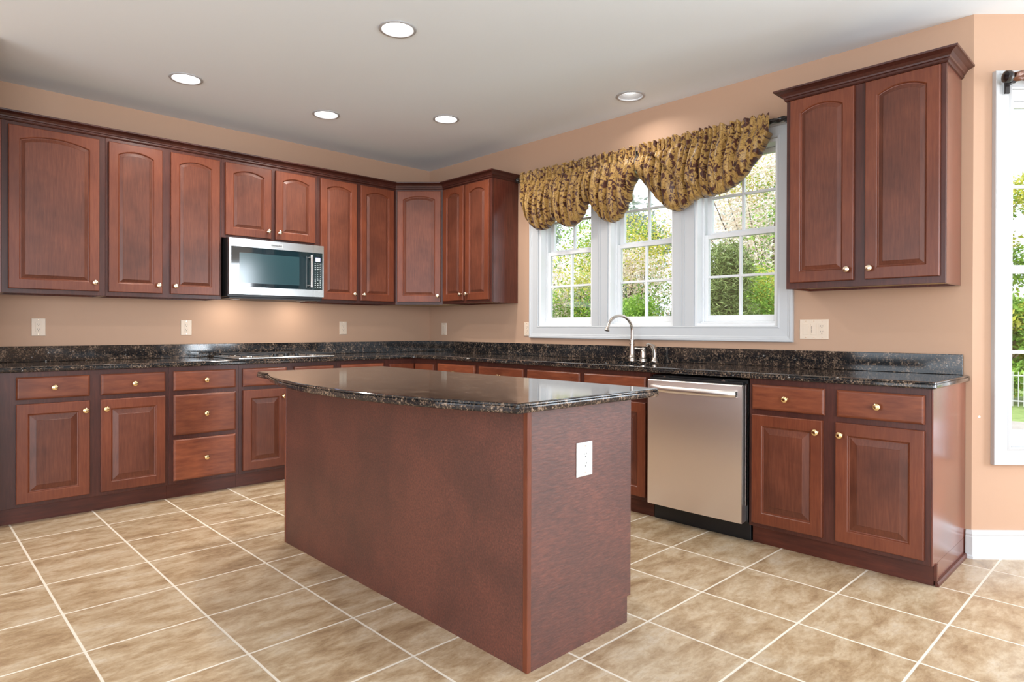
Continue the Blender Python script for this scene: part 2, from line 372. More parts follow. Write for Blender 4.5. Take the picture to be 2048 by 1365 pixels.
# ------------------------------------------------------------------ room shell
H = 2.723
M45 = math.sqrt(0.5)
def struct(o): o['kind'] = 'structure'; return o
outline = [(-8.0, 0.0), (0.0, 0.0), (0.0, -4.53), (1.2, -5.73), (1.2, -7.5), (0.0, -8.7), (0.0, -9.0), (-8.0, -9.0)]
outl = [(-8.15, 0.15), (0.15, 0.15), (0.15, -4.468), (1.35, -5.668), (1.35, -7.562), (0.15, -8.762), (0.15, -9.15), (-8.15, -9.15)]
struct(fill_region('floor', [outl], -0.08, 0.0, M['tile']))
LIGHTS = [(-1.98, -2.38), (-2.56, -0.872), (-1.59, -0.863), (-0.89, -1.40), (-0.292, -2.656)]
def circle(c, r, n=32): return [(c[0] + r * math.cos(2 * PI * k / n), c[1] + r * math.sin(2 * PI * k / n)) for k in range(n)]
struct(fill_region('ceiling', [outl] + [circle(c, 0.083) for c in LIGHTS], H, H + 0.16, M['ceiling']))
struct(MB().box(-8.15, 0.15, 0, 0.15, 0, H).build('wall_back', M['wall']))
struct(MB().box(-3.61, -3.492, -0.79, -0.0005, 0, H).build('wall_left', M['wall']))
def wall_with_holes(name, L, holes, th=0.15, ztop=H):
    """local: x along, interior face at y=0, outside y=+th"""
    b = MB(); xs = 0
    for (a0, a1, z0, z1) in holes:
        b.box(xs, a0, 0, th, 0, ztop); b.box(a0, a1, 0, th, 0, z0); b.box(a0, a1, 0, th, z1, ztop); xs = a1
    b.box(xs, L, 0, th, 0, ztop)
    return b.build(name, M['wall'])
# right wall: interior faces -x ; local x = -y world
WIN = [(1.525, 2.097), (2.246, 2.816), (2.976, 3.545)]
o = struct(wall_with_holes('wall_right', 4.53, [(1.51, 3.56, 1.15, 2.335)])); o.location = (0, 0, 0); o.rotation_euler = (0, 0, -PI / 2)
# angled bay wall, local x from corner (0,-4.53) at -45 deg
BAYL = 1.2 / M45
o = struct(wall_with_holes('wall_bay', BAYL, [(0.165, 1.075, 0.54, 2.36)])); o.location = (0, -4.53, 0); o.rotation_euler = (0, 0, -PI / 4)
o = struct(wall_with_holes('wall_bay_center', 1.77, [(0.2, 1.57, 0.54, 2.36)])); o.location = (1.2, -5.73, 0); o.rotation_euler = (0, 0, -PI / 2)
o = struct(wall_with_holes('wall_bay_far', BAYL, [(0.35, 1.35, 0.54, 2.36)])); o.location = (1.2, -7.5, 0); o.rotation_euler = (0, 0, -3 * PI / 4)
o = struct(wall_with_holes('wall_rear', 8.0, [(2.8, 7.5, 0.25, 2.62)])); o.location = (0, -9.0, 0); o.rotation_euler = (0, 0, PI)
o = struct(wall_with_holes('wall_side', 9.0, [(1.15, 7.65, 0.25, 2.62)])); o.location = (-8.0, -9.0, 0); o.rotation_euler = (0, 0, PI / 2)
# baseboards
def base_profile(): return [(0, 0), (0.030, 0.0), (0.028, 0.012), (0.018, 0.018), (0.017, 0.105), (0.013, 0.112), (0.016, 0.120), (0.010, 0.135), (0, 0.138)]
def run_profile(name, path, prof, mat, parent=None, closed=False, smooth=False):
    """sweep (out,z) profile along plan path; out = to the right-hand side of travel"""
    n = len(path); rings = []
    for i, p in enumerate(path):
        p = Vector(p)
        d1 = (p - Vector(path[i - 1])).normalized() if i > 0 else (Vector(path[1]) - p).normalized()
        d2 = (Vector(path[i + 1]) - p).normalized() if i < n - 1 else d1
        if i == 0: d1 = d2
        n1 = Vector((d1.y, -d1.x)); n2 = Vector((d2.y, -d2.x)); m = n1 + n2; m = m / m.length_squared * 2
        rings.append([(p.x + m.x * q[0], p.y + m.y * q[0], q[1]) for q in prof])
    b = MB(); b.loft(rings); return b.build(name, mat, parent, smooth=smooth)
# travelling with room on the right-hand side
struct(run_profile('baseboard_right', [(0.0, -4.508), (0.0, -4.53), (1.2, -5.73), (1.2, -7.5)], base_profile(), M['white']))
struct(run_profile('baseboard_left', [(-3.61, -0.2), (-3.61, -0.79), (-3.4915, -0.79), (-3.4915, -0.625)][::-1], base_profile(), M['white']))

# ------------------------------------------------------------------ windows
def sash(parent, name, x0, x1, z0, z1, y, st=0.036, top=0.03, bot=0.042, th=0.032, midz=None):
    b = MB(); b.box(x0, x0 + st, y, y + th, z0, z1); b.box(x1 - st, x1, y, y + th, z0, z1)
    b.box(x0 + st, x1 - st, y, y + th, z0, z0 + bot); b.box(x0 + st, x1 - st, y, y + th, z1 - top, z1)
    s = b.build(name, M['vinyl'], parent, bevel=0.003)
    gx0, gx1, gz0, gz1 = x0 + st, x1 - st, z0 + bot, z1 - top
    g = MB(); g.box(gx0, gx1, y + 0.014, y + 0.018, gz0, gz1); g.build('pane', M['pane'], s)
    m = MB(); xc = (gx0 + gx1) / 2; zc = midz or (gz0 + gz1) / 2; mwd = 0.0085
    for yy in (y + 0.004, ):
        m.box(xc - mwd, xc + mwd, yy, yy + 0.024, gz0, gz1); m.box(gx0, xc - mwd, yy, yy + 0.024, zc - mwd, zc + mwd); m.box(xc + mwd, gx1, yy, yy + 0.024, zc - mwd, zc + mwd)
    m.build('muntin', M['vinyl'], s, bevel=0.003)
    return s
def double_hung(name, root_loc, rz, w, z0, z1, zm, y_low=0.075):
    """window unit, local x 0..w, local z from 0"""
    t = thing(name, root_loc, rz, kind='structure')
    h = z1 - z0; m = zm - z0
    b = MB(); D = 0.135
    b.box(0, 0.02, 0.001, D, 0, h); b.box(w - 0.02, w, 0.001, D, 0, h); b.box(0.02, w - 0.02, 0.001, D, 0, 0.018); b.box(0.02, w - 0.02, 0.001, D, h - 0.02, h)
    # tracks
    b.box(0.02, 0.034, y_low - 0.012, y_low, 0.018, h - 0.02); b.box(w - 0.034, w - 0.02, y_low - 0.012, y_low, 0.018, h - 0.02)
    b.build('window_frame', M['vinyl'], t, bevel=0.002)
    MB().box(0.02, w - 0.02, y_low - 0.035, D, 0.018, 0.03).build('window_sill', M['vinyl'], t, bevel=0.003)
    sash(t, 'lower_sash', 0.022, w - 0.022, 0.03, m + 0.012, y_low)
    u = sash(t, 'upper_sash', 0.03, w - 0.03, m - 0.014, h - 0.022, y_low + 0.034)
    for xx in (w * 0.33, w * 0.67):
        MB().box(xx - 0.02, xx + 0.02, y_low + 0.004, y_low + 0.028, m + 0.012, m + 0.022).build('sash_lock', M['vinyl'], t, bevel=0.003)
    return t
for i, (a0, a1) in enumerate(WIN):
    double_hung('window_%d' % (i + 1), (0, -a0, 1.163), -PI / 2, a1 - a0, 1.163, 2.317, 1.768)
double_hung('window_4', (0 + 0.178 * M45, -4.53 - 0.178 * M45, 0.555), -PI / 4, 0.885, 0.555, 2.345, 1.45)
# casing around the triple window: local frame of right wall (x=-y)
def picture_casing(name, root_loc, rz, x0, x1, z0, z1, wd, th, mulls=()):
    t = thing(name, root_loc, rz, kind='structure')
    prof = [(0.0, 0.0), (0.0, th * 0.62), (0.006, th * 0.72), (0.012, th * 0.62), (0.016, th * 0.55), (wd - 0.034, th * 0.62), (wd - 0.028, th * 0.78), (wd - 0.020, th * 0.80), (wd - 0.016, th), (wd - 0.003, th), (wd, th - 0.003), (wd, 0.0)]
    rings = []
    for q, d in prof:
        rings.append([(x0 - q, -d, z0 - q), (x1 + q, -d, z0 - q), (x1 + q, -d, z1 + q), (x0 - q, -d, z1 + q)])
    b = MB(); n = 4
    vs = [p for r in rings for p in r]; fs = []
    K = len(rings)
    for k in range(K):
        for i in range(n):
            j = (i + 1) % n; k2 = (k + 1) % K; fs.append((k * n + i, k * n + j, k2 * n + j, k2 * n + i))
    b.add(vs, fs); b.build('casing', M['casing'], t)
    for (m0, m1) in mulls:
        c = MB(); c.box(m0, m1, -0.001, 0.0, z0 + .0005, z1 - .0005); w3 = (m1 - m0)
        c.box(m0, m1, -0.010, 0.14, z0 + .0005, z1 - .0005)
        c.box(m0 + w3 * 0.36, m0 + w3 * 0.42, -0.014, -0.010, z0 + .0005, z1 - .0005); c.box(m0 + w3 * 0.50, m0 + w3 * 0.56, -0.014, -0.010, z0 + .0005, z1 - .0005)
        c.build('mullion', M['casing'], t, bevel=0.002)
    return t
picture_casing('trim_1', (0, 0, 0), -PI / 2, 1.525, 3.545, 1.163, 2.317, 0.098, 0.024, mulls=[(2.0975, 2.2455), (2.8165, 2.9755)])
picture_casing('trim_2', (0, -4.53, 0), -PI / 4, 0.178, 1.063, 0.555, 2.345, 0.086, 0.028)

# ------------------------------------------------------------------ cabinet parts
def knob_mesh():
    b = MB(); b.lathe([(0.0095, 0), (0.0095, -0.002), (0.0055, -0.004), (0.0055, -0.011), (0.010, -0.015), (0.0155, -0.019), (0.0165, -0.023), (0.0150, -0.027), (0.009, -0.0305), (0.006, -0.0312)], axis='Y', n=20)
    return b
_kn = {}
def knob(parent, x, y, z, mat='brass'):
    if mat not in _kn:
        o = knob_mesh().build('knob', M[mat], parent, smooth=True); _kn[mat] = o.data
    else:
        o = bpy.data.objects.new('knob', _kn[mat]); C.objects.link(o); o.parent = parent
    o.location = (x, y, z); return o
def contour(x0, x1, z0, z1, d, arch, mapx=None, n=14):
    """closed contour inset by d; arch = (rise) circle segment on top or 0"""
    a0, a1, b0 = x0 + d, x1 - d, z0 + d
    xs = [a1 + (a0 - a1) * k / n for k in range(n + 1)]
    if arch:
        c = (x1 - x0) / 2; R = (c * c + arch * arch) / (2 * arch); zc = z1 + arch - R; xc = (x0 + x1) / 2; Rr = R - d
        top = [(x, zc + math.sqrt(max(0, Rr * Rr - (x - xc) ** 2))) for x in xs]
    else: top = [(x, z1 - d) for x in xs]
    return [(a0, b0), (a1, b0)] + top
def panel_door(parent, x0, x1, z0, z1, yb, arch=0.0, stile=0.055, rail_b=0.058, rail_t=None, bev=0.025, th=0.02, mat='door', name='door'):
    n = 14; yf = yb - th
    rail_t = rail_t if rail_t is not None else rail_b
    ix0, ix1, iz0, iz1 = x0 + stile, x1 - stile, z0 + rail_b, z1 - rail_t - arch
    def outer(d, y):
        c = contour(x0, x1, z0, z1, d, 0, n=n); 
        return [(p[0], y, p[1]) for p in c]
    def outer_m(d, y):   # outer rectangle with top points spread like the arch points
        return outer(d, y)
    def inner(d, y):
        return [(p[0], y, p[1]) for p in contour(ix0, ix1, iz0, iz1, d, arch, n=n)]
    rings = [outer(0.0, yb), outer(0.0, yf + 0.004), outer(0.0012, yf + 0.0015), outer(0.004, yf), inner(-0.001, yf), inner(0.003, yf + 0.003), inner(0.0055, yf + 0.0085),
             inner(0.0095, yf + 0.0095), inner(bev + 0.006, yf + 0.003), inner(bev + 0.0075, yf + 0.0015)]
    b = MB(); b.loft(rings); nn = len(rings[0]); b.mi = [1 if (k // nn) >= 7 and k < 9 * nn else 0 for k in range(9 * nn)] + [0, 1]
    return b.build(name, [M[mat], M['panel']], parent)
def slab_front(parent, x0, x1, z0, z1, yb, mat='drawer', name='drawer', th=0.02):
    yf = yb - th; b = MB()
    def rect(d, y): return [(x0 + d, y, z0 + d), (x1 - d, y, z0 + d), (x1 - d, y, z1 - d), (x0 + d, y, z1 - d)]
    b.loft([rect(0, yb), rect(0, yf + 0.007), rect(0.003, yf + 0.004), rect(0.008, yf + 0.0005), rect(0.012, yf)]); return b.build(name, M[mat], parent)

BZ0, BZ1 = 0.0985, 0.8815
def base_cabinet(loc, rz, s0, s1, label, drawers=(), doors=(), hollow=False, group='cherry base cabinets'):
    """s = coordinate along the wall; drawers: (a,b,z0,z1,knob) ; doors: (a,b,'L'/'R'/None knob side)"""
    t = thing('base_cabinet', loc, rz, label, 'cabinet', group); w = s1 - s0
    e = 0.0006
    if hollow:
        b = MB(); b.box(e, 0.018, -0.59, -0.002, BZ0, BZ1); b.box(w - 0.018, w - e, -0.59, -0.002, BZ0, BZ1); b.box(0.018, w - 0.018, -0.59, -0.002, BZ0, BZ0 + 0.018); b.box(0.018, w - 0.018, -0.014, -0.002, BZ0 + 0.018, BZ1)
    else:
        b = MB(); b.box(e, w - e, -0.59, -0.002, BZ0, BZ1)
    b.build('body', M['side'], t)
    MB().box(e, w - e, -0.61, -0.5905, BZ0, BZ1).build('face_frame', M['frame'], t, bevel=0.0012)
    MB().box(e, w - e, -0.565, -0.545, 0.0005, BZ0 - 0.0005).build('toe_kick', M['toe'], t)
    for (a, bb, z0, z1, k) in drawers:
        d = slab_front(t, a - s0, bb - s0, z0, z1, -0.6105)
        if k: knob(d, (a + bb) / 2 - s0, -0.6305, (z0 + z1) / 2, 'brass')
    for (a, bb, k) in doors:
        d = panel_door(t, a - s0, bb - s0, 0.121, 0.695, -0.6105, bev=0.034)
        if k: knob(d, (bb - 0.026 - s0) if k == 'R' else (a + 0.026 - s0), -0.6305, 0.637, 'brass')
    return t
dz = (0.722, 0.851)
base_cabinet((-3.485, 0, 0), 0, -3.485, -2.585, 'cherry base cabinet at far left end, two doors under two drawers', [(-3.393, -3.032, *dz, 1), (-2.974, -2.609, *dz, 1)], [(-3.393, -3.032, 'R'), (-2.974, -2.609, 'L')])
base_cabinet((-2.585, 0, 0), 0, -2.585, -2.13, 'cherry base cabinet of three stacked drawers left of cooktop', [(-2.558, -2.154, *dz, 1), (-2.558, -2.154, 0.423, 0.693, 1), (-2.558, -2.154, 0.121, 0.395, 1)], [])
base_cabinet((-2.13, 0, 0), 0, -2.13, -1.365, 'cherry base cabinet under the gas cooktop, false fronts without knobs', [(-2.102, -1.78, *dz, 0), (-1.718, -1.396, *dz, 0)], [(-2.102, -1.78, 'R'), (-1.718, -1.396, 'L')])
base_cabinet((-1.365, 0, 0), 0, -1.365, -0.9145, 'narrow cherry base cabinet between cooktop cabinet and corner, mostly behind island', [(-1.33, -0.937, *dz, 0)], [(-1.33, -0.937, 'L')])
base_cabinet((0, -0.9145, 0), -PI / 2, 0.9145, 1.985, 'cherry base cabinet with two knobbed drawers showing behind the island', [(0.954, 1.428, *dz, 1), (1.476, 1.965, *dz, 1)], [(0.954, 1.428, 'R'), (1.476, 1.965, 'L')])
base_cabinet((0, -1.985, 0), -PI / 2, 1.985, 3.038, 'cherry sink base cabinet left of dishwasher with knobless false fronts', [(2.006, 2.495, *dz, 0), (2.534, 3.014, *dz, 0)], [(2.006, 2.495, 'R'), (2.534, 3.014, 'L')], hollow=True)
eb = base_cabinet((0, -3.662, 0), -PI / 2, 3.662, 4.497, 'cherry base cabinet right of dishwasher with glossy exposed side', [(3.682, 4.05, *dz, 1), (4.106, 4.473, *dz, 1)], [(3.682, 4.042, 'R'), (4.102, 4.473, 'L')])
# exposed end: panel down to the floor, shoe moulding
MB().box(0.8352, 0.8415, -0.6095, -0.002, BZ0, BZ1).build('end_panel', M['side'], eb, bevel=0.001)
MB().box(0.820, 0.8415, -0.5445, -0.002, 0.0005, BZ0 - 0.0005).build('end_panel', M['side'], eb)
MB().loft([[(0.842, -0.566, 0.0005), (0.856, -0.566, 0.0005), (0.855, -0.566, 0.012), (0.850, -0.566, 0.020), (0.842, -0.566, 0.022)], [(0.842, -0.004, 0.0005), (0.856, -0.004, 0.0005), (0.855, -0.004, 0.012), (0.850, -0.004, 0.020), (0.842, -0.004, 0.022)]]).build('shoe_moulding', M['toe'], eb)
MB().box(0.8355, 0.848, -0.5665, -0.547, 0.023, BZ0).build('toe_kick_cap', M['toe'], eb)

# corner base cabinet (L shaped)
t = thing('corner_base_cabinet', (0, 0, 0), 0, 'L-shaped cherry corner base cabinet where the two counter runs meet', 'cabinet', 'cherry base cabinets')
e = 0.0006; q = 0.9145 - e
MB().prism([(-0.002, -0.002), (-q, -0.002), (-q, -0.585), (-0.585, -0.585), (-0.585, -q), (-0.002, -q)], BZ0, BZ1).build('body', M['side'], t)
b = MB(); b.box(-q, -0.61, -0.61, -0.5855, BZ0, BZ1); b.box(-0.61, -0.5855, -q, -0.5855, BZ0, BZ1); b.build('face_frame', M['frame'], t)
b = MB(); b.box(-q, -0.545, -0.565, -0.546, 0.0005, BZ0 - .0005); b.box(-0.565, -0.546, -q, -0.565, 0.0005, BZ0 - .0005); b.build('toe_kick', M['toe'], t)
panel_door(t, -0.880, -0.633, 0.121, 0.838, -0.6105, bev=0.03)
d = thing('door_hinge_side', (0, 0, 0), 0)
C.objects.unlink(d); bpy.data.objects.remove(d)
d = panel_door(t, 0.633, 0.900, 0.121, 0.838, -0.6105, bev=0.03); d.rotation_euler = (0, 0, -PI / 2)

# ------------------------------------------------------------------ wall cabinets
def wall_cabinet(loc, rz, s0, s1, z0, z1, label, doors, dz0, dz1, knobs, group='cherry wall cabinets', depth=0.305, kmat='satin_brass', skin=None):
    t = thing('wall_cabinet', (loc[0], loc[1], z0), rz, label, 'cabinet', group); w = s1 - s0; e = 0.0006; h = z1 - z0
    b = MB(); y1 = -0.002; yf = -depth + 0.02
    b.box(e, 0.018, yf, y1, 0, h); b.box(w - 0.018, w - e, yf, y1, 0, h); b.box(0.018, w - 0.018, yf, y1, h - 0.018, h); b.box(0.018, w - 0.018, -0.012, y1, 0, h - 0.018)
    b.build('body', M['side'], t)
    MB().box(0.018, w - 0.018, yf, -0.0125, 0.012, 0.024).build('bottom_panel', M['ply'], t)
    MB().box(e, w - e, -depth, yf - 0.0005, 0, h).build('face_frame', M['frame'], t, bevel=0.0012)
    for (a, bb), k in zip(doors, knobs):
        arch = 0.034 if (bb - a) > 0.4 else 0.031
        d = panel_door(t, a - s0, bb - s0, dz0 - z0, dz1 - z0, -depth - 0.0005, arch=arch, rail_t=0.046, stile=0.054, rail_b=0.058, bev=0.022)
        knob(d, (bb - 0.027 - s0) if k == 'R' else (a + 0.027 - s0), -depth - 0.0205, dz0 - z0 + 0.055, kmat)
    return t
ZT = 2.412
f0 = wall_cabinet((-3.43, 0, 0), 0, -3.43, -2.885, 1.352, ZT, 'wide single-door cherry wall cabinet at far left end of the row', [(-3.397, -2.922)], 1.38, 2.378, 'R')
MB().box(-0.056, -0.0004, -0.305, -0.004, 0.0, ZT - 1.352).build('filler_panel', M['side'], f0)
wall_cabinet((-2.885, 0, 0), 0, -2.885, -2.14, 1.352, ZT, 'tall two-door cherry wall cabinet directly left of microwave', [(-2.868, -2.544), (-2.49, -2.157)], 1.38, 2.378, 'RL')
wall_cabinet((-2.14, 0, 0), 0, -2.14, -1.375, 1.816, ZT, 'short two-door cherry wall cabinet directly above the microwave', [(-2.114, -1.768), (-1.732, -1.4)], 1.836, 2.378, 'RL')
wall_cabinet((-1.375, 0, 0), 0, -1.375, -0.6105, 1.355, ZT, 'tall two-door cherry wall cabinet between microwave and corner cabinet', [(-1.351, -1.016), (-0.977, -0.639)], 1.38, 2.383, 'RL')
wall_cabinet((0, -0.6105, 0), -PI / 2, 0.6105, 1.273, 1.362, ZT, 'narrow two-door cherry wall cabinet between corner and kitchen window', [(0.632, 0.919), (0.946, 1.251)], 1.386, 2.388, 'RL')
big = wall_cabinet((0, -3.724, 0), -PI / 2, 3.724, 4.481, 1.366, 2.415, 'large two-door cherry wall cabinet right of window with its own crown', [(3.75, 4.079), (4.132, 4.459)], 1.399, 2.405, 'RL')
CROWN = [(0.0, 0.0), (0.006, 0.002), (0.010, 0.008), (0.010, 0.016), (0.016, 0.019), (0.018, 0.026), (0.028, 0.038), (0.044, 0.046), (0.052, 0.048), (0.053, 0.056), (0.050, 0.058), (0.0, 0.058)]
def crown(name, path, z, parent=None, zadd=0.0, sc_=1.0):
    return run_profile(name, path, [(q[0] * sc_ , z + q[1] * sc_) for q in CROWN], M['frame'], parent)
# local coords of the big cabinet: root at z=1.366 ; front faces -y, path direction so that outside is on the right
crown('crown_moulding', [(0.0005, -0.003), (0.0005, -0.3055), (0.7565, -0.3055), (0.7565, -0.003)][::-1][::-1], 2.409 - 1.366, big, sc_=1.05)
# diagonal corner wall cabinet
t = thing('corner_wall_cabinet', (0, 0, 1.357), 0, 'diagonal single-door cherry wall cabinet set across the room corner', 'cabinet', 'cherry wall cabinets')
g = 0.61
MB().prism([(-0.002, -0.002), (-g + .0006, -0.002), (-g + .0006, -0.297), (-0.297, -g + .0006), (-0.002, -g + .0006)], 0.012, ZT - 1.357).build('body', M['side'], t)
dl = thing('tmp', (0, 0, 0)); bpy.data.objects.remove(dl)
ox, oy = -g + .0006, -0.305; L_ = math.hypot(g - .0006 - 0.305, g - .0006 - 0.305)
def diag(o): o.location = (ox, oy, 0); o.rotation_euler = (0, 0, -PI / 4); return o
diag(MB().box(0.0, L_, 0.0, 0.008, 0, ZT - 1.357).build('face_frame', M['frame'], t, bevel=0.001))
d = diag(panel_door(t, 0.018, L_ - 0.018, 1.38 - 1.357, 2.383 - 1.357, -0.0005, arch=0.03, rail_t=0.046, stile=0.052, bev=0.022))
knob(d, L_ - 0.044, -0.0205, 0.078, 'satin_brass')
MB().prism([(-0.02, -0.02), (-g + .02, -0.02), (-g + .02, -0.29), (-0.29, -g + .02), (-0.02, -g + .02)], 0.0, 0.0115).build('bottom_panel', M['ply'], t)
# long crown over the left row, corner and narrow cabinet
cr = crown('crown_moulding', [(-3.4855, -0.3055), (-0.6115, -0.3055), (-0.3055, -0.6115), (-0.3055, -1.2735), (-0.003, -1.2735)], 2.4125 - 0.012 + 0.0, None)
cr.data.transform(Matrix.Translation((0, 0, 0.0)))
tag(cr, 'dark cherry crown moulding running along the left row and around the corner cabinets', 'moulding')

# ------------------------------------------------------------------ countertops
EDGE = [(0.013, 0.914), (0.006, 0.9128), (0.0025, 0.9105), (0.0015, 0.907), (0.0045, 0.9055), (0.001, 0.903), (0.0, 0.899), (0.0, 0.889), (0.002, 0.885), (0.006, 0.8825)]
outer = [(-3.487, -0.001), (-3.487, -0.6465)] + round_corner((-3.487, -0.6465), (-0.6465, -0.6465), (-0.6465, -4.5), 0.04) + round_corner((-0.6465, -2), (-0.6465, -4.522), (-0.1, -4.522), 0.02, 4) + [(-0.001, -4.522), (-0.001, -0.001)]
hole = [(-0.555, -2.19), (-0.555, -2.90), (-0.53, -2.925), (-0.16, -2.925), (-0.135, -2.90), (-0.135, -2.19), (-0.16, -2.165), (-0.53, -2.165)]
ct = thing('granite_countertop', (-0.6, -0.6, 0.8825), 0, 'L-shaped black and brown speckled granite worktop along both walls with sink cutout', 'countertop')
off = (0.6, 0.6, -0.8825)
slab = fill_region('worktop', [outer, hole], 0.8825, 0.914, M['granite'], ct, EDGE, loc=off)
b = MB().box(-3.487, -0.0225, -0.022, -0.001, 0.9145, 1.0175); b.build('backsplash', M['granite'], ct, bevel=0.002, loc=off)
b = MB().box(-0.022, -0.001, -4.494, -0.001, 0.9145, 1.0175); b.build('backsplash', M['granite'], ct, bevel=0.002, loc=off)

# sink
sk = thing('kitchen_sink', (-0.345, -2.545, 0.70), 0, 'undermount stainless sink bowl below the cutout in granite worktop', 'sink')
b = MB(); w2, l2, dp = 0.215, 0.385, 0.179
def rr(a, bb, z, r=0.03):
    pts = []
    for (sx, sy, st) in ((1, 1, 0), (-1, 1, 1), (-1, -1, 2), (1, -1, 3)):
        for k in range(5):
            an = PI / 2 * (st + k / 4); pts.append((sx * (a - r) + r * math.cos(an), sy * (bb - r) + r * math.sin(an), z))
    return pts
b.loft([rr(w2 + 0.012, l2 + 0.012, dp + 0.001), rr(w2 + 0.003, l2 + 0.003, 0.0), rr(w2 - 0.02, l2 - 0.02, -0.008), rr(w2 - 0.022, l2 - 0.022, -0.004), rr(w2 - 0.001, l2 - 0.001, 0.01), rr(w2, l2, dp + 0.001)], cap=(False, False))
b.add(rr(w2 - 0.022, l2 - 0.022, -0.004), [tuple(range(20))])
b.build('bowl', M['steel_cool'], sk, smooth=True)
MB().lathe([(0.045, -0.0035), (0.045, -0.002), (0.038, -0.001), (0.01, -0.002)], n=20).build('drain', M['nickel'], sk, smooth=True)
# faucet
fc = thing('kitchen_faucet', (-0.09, -2.532, 0.9145), 0, 'tall brushed nickel gooseneck faucet behind the sink', 'faucet')
MB().lathe([(0.029, 0), (0.029, 0.006), (0.026, 0.012), (0.026, 0.022), (0.0275, 0.025), (0.024, 0.029), (0.0195, 0.05), (0.0165, 0.115), (0.0165, 0.118), (0.0215, 0.121), (0.0215, 0.127), (0.017, 0.130), (0.017, 0.142), (0.020, 0.145), (0.020, 0.150), (0.0125, 0.154), (0.0125, 0.16)], n=24).build('base', M['nickel'], fc, smooth=True)
pts = [(0, 0, 0.155), (0, 0, 0.19), (0, 0, 0.235)]
R = 0.138; zc = 0.195 + 0.0
for k in range(0, 17):
    a = PI * k / 16 * 0.94; pts.append((-0.143 + 0.143 * math.cos(a), 0, 0.215 + 0.105 * math.sin(a)))
pts = [(0, 0, 0.155), (0, 0, 0.19)] + pts[3:]
MB().tube(pts, 0.0105, 14).build('spout', M['nickel'], fc, smooth=True)
ex, ez = pts[-1][0], pts[-1][2]
tip = MB(); tip.tube([(ex + 0.001, 0, ez + 0.006), (ex - 0.003, 0, ez - 0.006), (ex - 0.005, 0, ez - 0.012), (ex - 0.0075, 0, ez - 0.020)], [0.012, 0.0125, 0.0165, 0.0175], 16); tip.build('spout_tip', M['nickel'], fc, smooth=True)
lv = thing('faucet_lever', (-0.09, -2.626, 0.9145), 0, 'nickel lever handle valve standing between faucet and side sprayer', 'faucet handle')
MB().lathe([(0.026, 0), (0.026, 0.006), (0.0235, 0.010), (0.0235, 0.020), (0.025, 0.023), (0.019, 0.028), (0.0185, 0.06), (0.017, 0.066), (0.017, 0.07), (0.014, 0.076), (0.0075, 0.080), (0.0075, 0.086)], n=22).build('base', M['nickel'], lv, smooth=True)
MB().tube([(0.004, -0.014, 0.088), (0, 0.0, 0.089), (-0.01, 0.018, 0.088), (-0.022, 0.036, 0.0895), (-0.032, 0.048, 0.091)], [0.006, 0.0085, 0.0055, 0.006, 0.0075], 12).build('handle', M['nickel'], lv, smooth=True)
sp = thing('side_sprayer', (-0.09, -2.721, 0.9145), 0, 'nickel pull-out side sprayer right of the faucet lever', 'sprayer')
MB().lathe([(0.024, 0), (0.024, 0.006), (0.019, 0.012), (0.0185, 0.022), (0.0155, 0.026), (0.0145, 0.03)], n=22).build('base', M['nickel'], sp, smooth=True)
MB().tube([(0, 0, 0.028), (0, 0, 0.06), (-0.002, 0.002, 0.082), (-0.014, 0.008, 0.103), (-0.03, 0.016, 0.113), (-0.046, 0.024, 0.117), (-0.054, 0.028, 0.112)], [0.0135, 0.0145, 0.0155, 0.0145, 0.0125, 0.0125, 0.0115], 14).build('spray_head', M['nickel'], sp, smooth=True)
MB().tube([(0.012, -0.006, 0.075), (0.008, -0.006, 0.094), (-0.004, 0.0, 0.112), (-0.02, 0.008, 0.122)], [0.004, 0.006, 0.006, 0.004], 8).build('trigger', M['nickel'], sp, smooth=True)

# ------------------------------------------------------------------ cooktop
ck = thing('gas_cooktop', (-1.746, -0.335, 0.9145), 0, 'stainless gas cooktop with black cast iron grates set in granite', 'cooktop')
MB().box(-0.375, 0.375, -0.262, 0.25, 0, 0.014).build('tray', M['steel_cool'], ck, bevel=0.005)
burners = [(-0.25, 0.12, 0.042), (-0.25, -0.13, 0.05), (0.25, 0.12, 0.05), (0.25, -0.13, 0.042), (0.0, 0.12, 0.055)]
for bx, by, br in burners:
    p = MB().lathe([(br + 0.012, 0.0145), (br + 0.010, 0.017), (br, 0.0185), (br - 0.004, 0.019)], (bx, by, 0), n=20).build('burner', M['nickel'], ck, smooth=True)
    MB().lathe([(br - 0.006, 0.0193), (br - 0.006, 0.0235), (br - 0.012, 0.025)], (bx, by, 0), n=20).build('burner_cap', M['iron'], p, smooth=True)
for gx0, gx1 in ((-0.365, -0.128), (-0.12, 0.12), (0.128, 0.365)):
    b = MB(); y0, y1 = (-0.25, 0.235) if abs(gx0 + gx1) > 0.05 else (-0.03, 0.235); zt, zb_ = 0.034, 0.026; tb = 0.009
    b.box(gx0, gx1, y0, y0 + tb, zb_, zt); b.box(gx0, gx1, y1 - tb, y1, zb_, zt); b.box(gx0, gx0 + tb, y0 + tb, y1 - tb, zb_, zt); b.box(gx1 - tb, gx1, y0 + tb, y1 - tb, zb_, zt)
    xm = (gx0 + gx1) / 2; b.box(xm - tb / 2, xm + tb / 2, y0 + tb, y1 - tb, zb_, zt)
    for yy in [y0 + (y1 - y0) * f for f in (0.27, 0.73)]: b.box(gx0 + tb, gx1 - tb, yy - tb / 2, yy + tb / 2, zb_, zt + 0.0005)
    for fx in (gx0 + 0.01, gx1 - 0.019):
        for fy in (y0 + 0.003, (y0 + y1) / 2, y1 - 0.012): b.box(fx, fx + 0.009, fy, fy + 0.009, 0.0145, zb_ + 0.001)
    b.build('grate', M['iron'], ck, bevel=0.0015)
